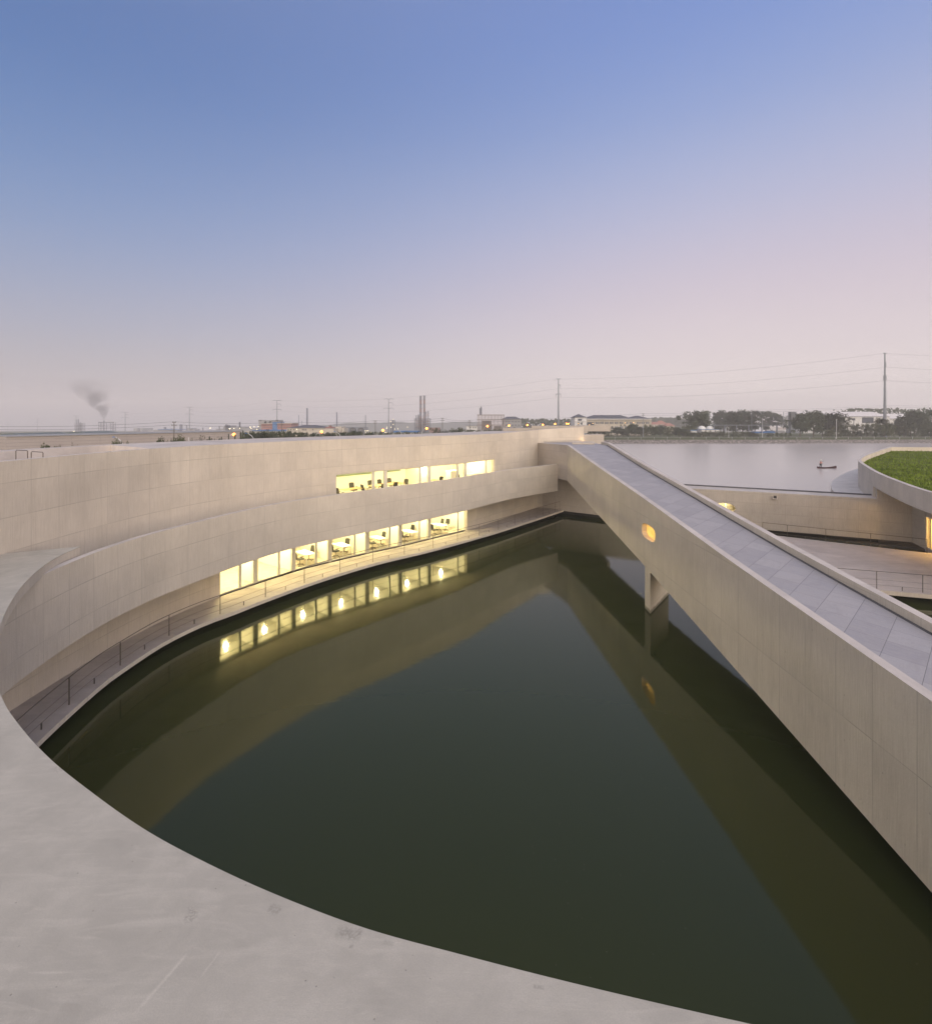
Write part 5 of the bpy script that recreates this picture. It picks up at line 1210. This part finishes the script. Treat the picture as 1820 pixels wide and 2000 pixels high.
def plant(kind, x, wpx, yt, Y, label, cat='tree', group=None, name=None, g_=None):
    ks = [k for k in protos if k[0] == kind]; key = rt.choice(ks); pr = protos[key]
    o = copy_tree(pr) if key in usedp else pr; usedp.add(key)
    gg = g_ if g_ is not None else (1.5 if Y < 240 else gz(Y)); p = aY(x, yt, Y); h = max(.5, p[2] - gg); W0 = pr['wid'] * 1.08
    o.location = (p[0], Y, gg); sx_ = wpx / F * Y / W0; o.scale = (sx_, sx_, h / pr['top']); o.rotation_euler = (0, 0, rt.random() * 6.28)
    if name: o.name = name
    tag(o, label, cat, group)
ordn = ['first', 'second', 'third', 'fourth', 'fifth', 'sixth', 'seventh', 'eighth', 'ninth', 'tenth', 'eleventh', 'twelfth', 'thirteenth', 'fourteenth', 'fifteenth', 'sixteenth', 'seventeenth', 'eighteenth', 'nineteenth', 'twentieth', 'twenty first', 'twenty second', 'twenty third', 'twenty fourth', 'twenty fifth', 'twenty sixth', 'twenty seventh', 'twenty eighth', 'twenty ninth', 'thirtieth']
# right bank, individually seen trees
for kind, x, w_, yt, Y, lb in (('round', 1366, 46, 804.5, 300, 'big dark rounded tree left of the spherical tanks'), ('loose', 1400, 26, 813, 420, 'hazy tree just right of the big rounded tree'), ('round', 1413, 30, 804, 400, 'tall hazy tree behind the spherical tanks'), ('round', 1432, 26, 806, 330, 'dark tree left of the pipe rack middle'),
    ('round', 1450, 30, 803, 335, 'tall dark tree left of the utility pole on the far bank'), ('loose', 1474, 30, 803, 400, 'loose topped tree behind the far bank utility pole'), ('round', 1462, 26, 812, 335, 'lower dark tree behind the middle of the pipe rack'), ('loose', 1495, 34, 804, 410, 'wide hazy tree behind the slim lamp post'), ('loose', 1508, 28, 808, 420, 'hazy tree left of the white roofed shed'), ('loose', 1526, 26, 811, 480, 'pale hazy tree left of the scaffold tower'),
    ('round', 1562, 30, 809, 262, 'dark tree in front of the scaffold tower'), ('round', 1588, 30, 805, 264, 'tallest dark tree left of the white warehouse'), ('round', 1606, 26, 811, 268, 'dark tree behind the slim lamp post at the water edge'), ('round', 1620, 24, 809, 264, 'narrow dark tree between two larger ones left of the warehouse'), ('round', 1635, 30, 808, 262, 'dark tree overlapping the left end of the white warehouse'),
    ('round', 1722, 24, 818, 268, 'small tree just left of the tallest steel pylon'), ('round', 1757, 20, 818, 266, 'small dark tree right of the tallest steel pylon'), ('loose', 1778, 34, 804, 262, 'tree with an open crown at the right edge of the bank'), ('round', 1800, 34, 806, 264, 'dark tree second from the right edge of the view'), ('loose', 1818, 34, 801, 270, 'tree at the right edge of the view'), ('loose', 1575, 16, 803, 430, 'small hazy tree top above the left end of the warehouse roof')):
    plant(kind, x, w_, yt, Y, lb, 'tree', 'trees on the far bank')
for i, x in enumerate([1640, 1656, 1674, 1692, 1710, 1727, 1745, 1765, 1786, 1806, 1824]):
    plant('bush', x, 30, 829 + rt.uniform(-3, 3), 258 + rt.uniform(-4, 6), f'{ordn[i]} bush from the left in the hedge before the white warehouses', 'bush', 'hedge bushes before the white warehouses', 'hedge_bush')
for i, x in enumerate([1150, 1163, 1177, 1189, 1205, 1217, 1226, 1238, 1247, 1262, 1277, 1290, 1305, 1320, 1335, 1347]):
    plant('round' if i % 3 else 'bush', x, 19, [834, 832, 833, 833, 835, 838, 830, 829, 835, 830, 834, 831, 833, 835, 838, 836][i], 285 + rt.uniform(-6, 8), f'{ordn[i]} small tree from the left in front of the cream institute and villas', 'tree', 'small trees before the institute', 'small_tree')
for i, x in enumerate([1335, 1350, 1372, 1392, 1412, 1432, 1452, 1470]):
    plant('bush', x, 26, 843.5 + rt.uniform(-1, 1), 262, f'{ordn[i]} low shrub from the left in the planted strip below the pipe rack', 'bush', 'low shrubs below the pipe rack', 'low_shrub')
for i, x in enumerate([1500, 1507, 1517, 1526, 1534, 1542]):
    plant('bush', x, 7, 845, 252, f'{ordn[i]} small clipped shrub from the left in the row left of the dark trees', 'bush', 'clipped shrubs', 'clipped_shrub')
plant('bush', 1617, 26, 839, 250, 'broad green bush under the dark trees by the slim lamp post', 'bush', None, 'broad_bush'); plant('bush', 1480, 14, 852, 232, 'small dark bush on the grass at the water edge', 'bush', None, 'bank_bush')
plant('bush', 1350, 26, 833, 290, 'light green bush at the foot of the big dark rounded tree', 'bush', None, 'light_bush')
# dark row behind the building, left and middle
row = [(488, 846, 18), (500, 844.5, 17), (512, 845.5, 17), (524, 844, 18), (536, 845.5, 17), (549, 844.5, 18), (562, 844.8, 17), (575, 846, 17), (588, 847, 17), (600, 846.5, 17), (614, 847.5, 18), (628, 847, 18), (642, 847.3, 18), (655, 846.8, 17), (668, 846.3, 17), (681, 845.5, 18), (694, 844.2, 18), (707, 845.8, 16), (720, 846.3, 15)]
for i, (x, y, w_) in enumerate(row): plant('bush' if i % 2 else 'round', x, w_ * 1.25, y - 1, 128 + i * 2, f'{ordn[i]} tree from the left in the dark row behind the curved roof', 'tree', 'dark tree row behind the curved roof', 'row_tree')
for i, (x, y) in enumerate([(745, 845), (762, 845.5), (780, 846), (798, 845), (816, 845), (853, 837.5), (872, 842), (888, 839), (901, 837), (914, 840), (930, 841), (946, 842), (965, 840), (985, 838), (1005, 836), (1025, 835), (1045, 833), (1065, 832), (1085, 832)]):
    plant('bush', x, 23, y - 1, 190 + i * 4, f'{ordn[i]} bush from the left in the low belt behind the roof below the stacks', 'bush', 'low bush belt behind the roof', 'belt_bush')
for kind, x, w_, yt, Y, lb in (('bush', 229, 17, 863.5, 88, 'rounded bush behind the roof by the leftmost unlit street lamp'), ('bush', 104, 17, 872.5, 80, 'small dark bush above the left roof edge'), ('bush', 144, 8, 873, 80, 'tiny dark bush above the roof right of the small bush'), ('bush', 258, 9, 868.5, 84, 'low dark bush tip right of the leftmost unlit lamp'), ('bush', 313, 23, 860, 90, 'wide dark bush left of the forked utility pole'), ('bush', 349, 21, 856.5, 92, 'dark bush right of the forked utility pole'), ('bush', 334, 9, 863.5, 90, 'small dark bush at the foot of the forked utility pole'), ('bush', 378, 10, 863, 92, 'low dark bush right of the thin lamp post'), ('bush', 404, 27, 858.5, 96, 'spreading dark bush before the right part of the warehouse'),
    ('slim', 409, 5, 854, 97, 'thin sapling tip above the spreading bush'), ('slim', 432.5, 5, 855, 100, 'lone thin sapling right of the spreading bush'), ('slim', 446.5, 5, 849.5, 100, 'slim young tree left of the first lit street lamp'), ('slim', 459, 6, 850, 100, 'slim young tree below the first lit street lamp'), ('slim', 470, 6, 846, 104, 'slim young tree at the right end of the warehouse'), ('slim', 474.5, 6, 843, 104, 'taller slim young tree at the right end of the warehouse')):
    plant(kind, x, w_ * (1.5 if kind == 'bush' else 1.1), yt - (2.2 if kind == 'bush' else .5), Y, lb, 'bush' if kind == 'bush' else 'tree', None, 'roadside_bush' if kind == 'bush' else 'young_tree')
# far off woods that read as one mass
def woods(x0, x1, ys, Y, label, seed, name='far_woods'):
    rd = random.Random(seed); mb = MB(); n = int((x1 - x0) / F * Y / 5)
    for i in range(n):
        t = i / n; x = x0 + (x1 - x0) * t; k = t * (len(ys) - 1); j = min(int(k), len(ys) - 2); y = ys[j] + (ys[j + 1] - ys[j]) * (k - j)
        for r_ in range(3):
            YY = Y + r_ * 12 + rd.uniform(-5, 5); p = aY(x, y + rd.uniform(-.6, 2.2) + r_ * .0, YY); b0 = gz(YY)
            for _ in range(30):
                c = Vector((p[0] + rd.gauss(0, 3.5), YY + rd.gauss(0, 2), b0 + (p[2] - b0) * (1 - rd.random() ** 1.6))); u = Vector((rd.gauss(0, 1), rd.gauss(0, .4), rd.gauss(0, 1))).normalized(); v = u.cross(Vector((0, 1, 0))).normalized(); s_ = rd.uniform(1.2, 3.2) * Y / 900
                mb.quad([c - u * s_, c - v * s_ * .7, c + u * s_, c + v * s_ * .7])
    tag(mb.build(name, M['leaf']), label, 'woods', None, 'stuff')
woods(1005, 1130, [822, 818, 821, 819, 822, 818, 820, 819], 560, 'hazy line of woods between the unfinished frame and the cream institute', 1)
woods(1268, 1352, [817, 815.5, 816.5, 818, 818], 800, 'hazy woods behind the red roofed villas', 2)
woods(1635, 1830, [805, 799, 797, 800, 798, 797, 801, 799, 797, 795], 420, 'hazy tree line rising behind the white warehouses', 3)
def hills(x0, x1, ys, Y, label):
    mb = MB(); n = 60; rd = random.Random(4); top = []
    for i in range(n + 1):
        t = i / n; k = t * (len(ys) - 1); j = min(int(k), len(ys) - 2); y = ys[j] + (ys[j + 1] - ys[j]) * (k - j) + rd.uniform(-.5, .5); top.append(aY(x0 + (x1 - x0) * t, y, Y))
    for i in range(n):
        a, b1 = top[i], top[i + 1]; g_ = gz(Y - 160) - 2
        mb.quad([(a[0], Y - 160, g_), (b1[0], Y - 160, g_), b1, a]); mb.quad([a, b1, (b1[0], Y + 300, g_ - 8), (a[0], Y + 300, g_ - 8)])
    o = mb.build('distant_hills', M['leaf']); tag(o, kind='structure')
hills(600, 960, [834, 829, 825, 826, 824, 827, 825, 823, 826], 1900, '')
hills(-60, 500, [844, 842, 841, 843, 841, 842, 840, 841, 839, 838], 1900, '')
hills(1240, 1400, [826, 824, 822, 824, 826], 1800, '')

# ------------------------------------------------------------------ boat and boatman
bp = at(1596, 914.5, 0.0); BX, BY = bp[0], bp[1]; BL = 37 / F * BY
bt = empty('fishing_boat', (BX + BL / 2, BY, 0), 'narrow dark wooden boat on the lake carrying a standing boatman', 'boat')
mb = MB(); n = 16; secs = []
for i in range(n + 1):
    t = i / n; wd = .42 * (math.sin(math.pi * min(1, max(0, .06 + t * .88))) ** .7); sheer = .20 + .34 * (abs(t - .45) / .55) ** 2.2
    secs.append([(BX + BL * t, BY - wd, sheer), (BX + BL * t, BY - wd * .6, -.08 + (.1 if t in (0, 1) else 0)), (BX + BL * t, BY + wd * .6, -.08), (BX + BL * t, BY + wd, sheer), (BX + BL * t, BY + wd * .85, sheer - .02), (BX + BL * t, BY + wd * .5, .05), (BX + BL * t, BY - wd * .5, .05), (BX + BL * t, BY - wd * .85, sheer - .02)])
for i in range(n):
    for k in range(8): mb.quad([secs[i][k], secs[i + 1][k], secs[i + 1][(k + 1) % 8], secs[i][(k + 1) % 8]])
mb.quad(secs[0]); mb.quad(secs[-1])
mb.build('hull', plain('old_dark_wood', (.07, .035, .035), .7), bt)
mb = MB(); mb.box(BX + BL * .55, BX + BL * .60, BY - .36, BY + .36, .20, .24); mb.build('thwart', plain('thwart_wood', (.12, .07, .05), .7), bt)
PX = BX + BL * .17
def skin(name, vs, es, par, mat, root=0):
    me = bpy.data.meshes.new(name); me.from_pydata([v[:3] for v in vs], es, []); o = bpy.data.objects.new(name, me); C.objects.link(o); me.materials.append(mat)
    md = o.modifiers.new('skin', 'SKIN'); md.use_smooth_shade = True; me.skin_vertices[0].data
    for i, v in enumerate(vs): me.skin_vertices[0].data[i].radius = (v[3], v[4] if len(v) > 4 else v[3])
    me.skin_vertices[0].data[root].use_root = True
    sb = o.modifiers.new('sub', 'SUBSURF'); sb.levels = 1; sb.render_levels = 2
    if par: o.parent = par; o.matrix_parent_inverse = Matrix.Translation(-Vector(par.location))
    return o
def ensure_skin(me):
    pass
pe = empty('person', (PX, BY, .06), 'boatman in a pink top and pale hat standing in the boat holding a pole', 'person')
V3 = lambda x, y, z, r, r2=None: (PX + x, BY + y, .06 + z, r, r2 or r)
skinm = plain('skin', (.42, .26, .19), .6, .03); shirt = plain('pink_shirt', (.62, .24, .20), .8, .05); trous = plain('dark_trousers', (.04, .045, .055), .8, .05); hatm = plain('pale_hat', (.60, .58, .50), .8, .05)
bv = [V3(0, 0, .92, .14, .10), V3(.01, 0, 1.12, .13, .09), V3(.03, 0, 1.34, .16, .10), V3(.05, 0, 1.46, .06), V3(.07, 0, 1.53, .055), V3(.08, 0, 1.62, .085, .1), V3(.085, 0, 1.71, .07, .08),
      V3(0, -.10, .88, .085), V3(.05, -.13, .48, .06), V3(.0, -.15, .08, .04), V3(.16, -.16, .03, .035),
      V3(0, .10, .88, .085), V3(-.02, .14, .48, .06), V3(-.08, .16, .08, .04), V3(.08, .17, .03, .035),
      V3(.04, -.20, 1.38, .05), V3(.14, -.26, 1.14, .042), V3(.34, -.16, 1.16, .032), V3(.42, -.1, 1.2, .03), V3(.47, -.08, 1.22, .022),
      V3(.04, .20, 1.38, .05), V3(.10, .27, 1.12, .042), V3(.27, .12, 1.00, .032), V3(.34, .04, .98, .03), V3(.39, .02, .98, .022)]
be = [(0, 1), (1, 2), (2, 3), (3, 4), (4, 5), (5, 6), (0, 7), (7, 8), (8, 9), (9, 10), (0, 11), (11, 12), (12, 13), (13, 14), (2, 15), (15, 16), (16, 17), (17, 18), (18, 19), (2, 20), (20, 21), (21, 22), (22, 23), (23, 24)]
body = skin('body', bv, be, pe, skinm)
# fingers and thumb on each hand, face and ears
for hx, hy, hz in ((.47, -.08, 1.22), (.39, .02, .98)):
    mb = MB()
    for k in range(4):
        y0 = -.03 + k * .02; L_ = (.06, .07, .065, .05)[k]; c = (PX + hx, BY + hy, .06 + hz)
        mb.tube([(c[0], c[1] + y0 * .3, c[2] + y0), (c[0] + L_ * .6, c[1] + .02, c[2] + y0), (c[0] + L_ * .5, c[1] + .05, c[2] + y0)], .009, 5, .007)
    mb.tube([(c[0] - .02, c[1], c[2] + .02), (c[0] + .01, c[1] + .045, c[2] + .04)], .011, 5, .008); mb.build('fingers', skinm, pe)
mb = MB(); hc = (PX + .085, BY, .06 + 1.62)
mb.tube([(hc[0] + .09, hc[1], hc[2] + .02), (hc[0] + .125, hc[1], hc[2] - .02)], .014, 5)
mb.build('nose', skinm, pe)
mb = MB()
for s_ in (-1, 1): mb.box(hc[0] + .09, hc[0] + .104, hc[1] + s_ * .035 - .012, hc[1] + s_ * .035 + .012, hc[2] + .018, hc[2] + .03)
mb.build('eyes', trous, pe)
sv = [(v[0], v[1], v[2], v[3] * 1.16, v[4] * 1.16) for v in (bv[0], bv[1], bv[2], bv[3], bv[15], bv[16], bv[17], bv[20], bv[21], bv[22])]
skin('shirt', sv, [(0, 1), (1, 2), (2, 3), (2, 4), (4, 5), (5, 6), (2, 7), (7, 8), (8, 9)], pe, shirt)
tv = [(v[0], v[1], v[2], v[3] * 1.2, v[4] * 1.2) for v in (bv[0], bv[7], bv[8], bv[9], bv[11], bv[12], bv[13])]
skin('trousers', tv, [(0, 1), (1, 2), (2, 3), (0, 4), (4, 5), (5, 6)], pe, trous)
mb = MB(); mb.lathe([(.24, 0), (.15, .05), (.10, .12), (.01, .15)], (PX + .085, BY, .06 + 1.70), 14); mb.lathe([(.24, 0), (.01, .02)], (PX + .085, BY, .06 + 1.70), 14); mb.build('hat', hatm, pe, smooth=True)
mb = MB(); mb.tube([(PX + .1, BY + .1, -.3), (PX + .39, BY + .04, 1.03), (PX + .50, BY - .03, 1.30), (PX + .92, BY - .05, 2.1)], .018, 5); tag(mb.build('boat_pole', M['trunk']), 'thin wooden punting pole held by the boatman', 'pole')

# ------------------------------------------------------------------ smoke and haze
def volmat(name, col, dens, noise=None, aniso=.2):
    m = bpy.data.materials.new(name); m.use_nodes = True; nt = m.node_tree; nt.nodes.clear()
    pv = nd(nt, 'ShaderNodeVolumePrincipled', {'Color': (*col, 1), 'Density': dens, 'Anisotropy': aniso}); o = nd(nt, 'ShaderNodeOutputMaterial'); nt.links.new(pv.outputs[0], o.inputs['Volume'])
    return m, nt, pv
sm = MB(); s0 = aY(203, 820, 900); k = 900 / F
SM = [((203, 818), 2.5), ((204, 813), 4), ((202, 807), 7), ((199, 800), 10), ((195, 792), 15), ((189, 784), 19), ((180, 779), 21), ((170, 775), 20), ((196, 775), 18), ((186, 768), 17)]
mats_s, nts, pvs = volmat('smoke_volume', (.20, .20, .22), .02)
geo = nd(nts, 'ShaderNodeTexCoord'); ns = nd(nts, 'ShaderNodeTexNoise', {'Vector': geo.outputs['Object'], 'Scale': .045, 'Detail': 6, 'Roughness': .6})
# density falls off from the mouth of the stack upwards and outwards
mpv = nd(nts, 'ShaderNodeSeparateXYZ', {0: geo.outputs['Object']})
zf = mrange(nts, mpv.outputs[2], 0, 70, 1.0, .16)
# radial falloff about the plume's curved axis
ax = math_(nts, 'MULTIPLY', math_(nts, 'POWER', math_(nts, 'MAXIMUM', mrange(nts, mpv.outputs[2], 4, 70, 0, 1), 0.0), 1.3), -34.0)
dx = math_(nts, 'SUBTRACT', mpv.outputs[0], ax); rad = mrange(nts, mpv.outputs[2], 0, 70, 3.0, 40)
dist = math_(nts, 'DIVIDE', math_(nts, 'SQRT', math_(nts, 'ADD', math_(nts, 'POWER', dx, 2), math_(nts, 'POWER', mpv.outputs[1], 2))), rad)
den = math_(nts, 'MULTIPLY', math_(nts, 'MULTIPLY', mrange(nts, dist, .25, 1.0, 1, 0), mrange(nts, ns.outputs[0], .40, .68, 0, 1)), math_(nts, 'MULTIPLY', zf, math_(nts, 'MULTIPLY', zf, .30)))
nts.links.new(math_(nts, 'MAXIMUM', den, 0), pvs.inputs['Density'])
mb = MB(); prof = [(.01, 0), (3, .5), (4, 6), (9, 16), (30, 30), (60, 50), (74, 64), (60, 74), (.01, 76)]
mb.lathe(prof, (0, 0, 0), 20); o = mb.build('smoke_plume', mats_s, weld=True); o.location = (s0[0], s0[1], s0[2]); tag(o, 'dark smoke drifting up and left from the stack', 'smoke', None, 'stuff')
HZ, hn, hp = volmat('haze_volume', (1, .985, 1), .00055, aniso=-.12)
mb = MB(); mb.box(-2300, 1500, -90, 2300, -52, 95); tag(mb.build('haze', HZ), 'pale evening haze over the plain', 'haze', None, 'stuff')
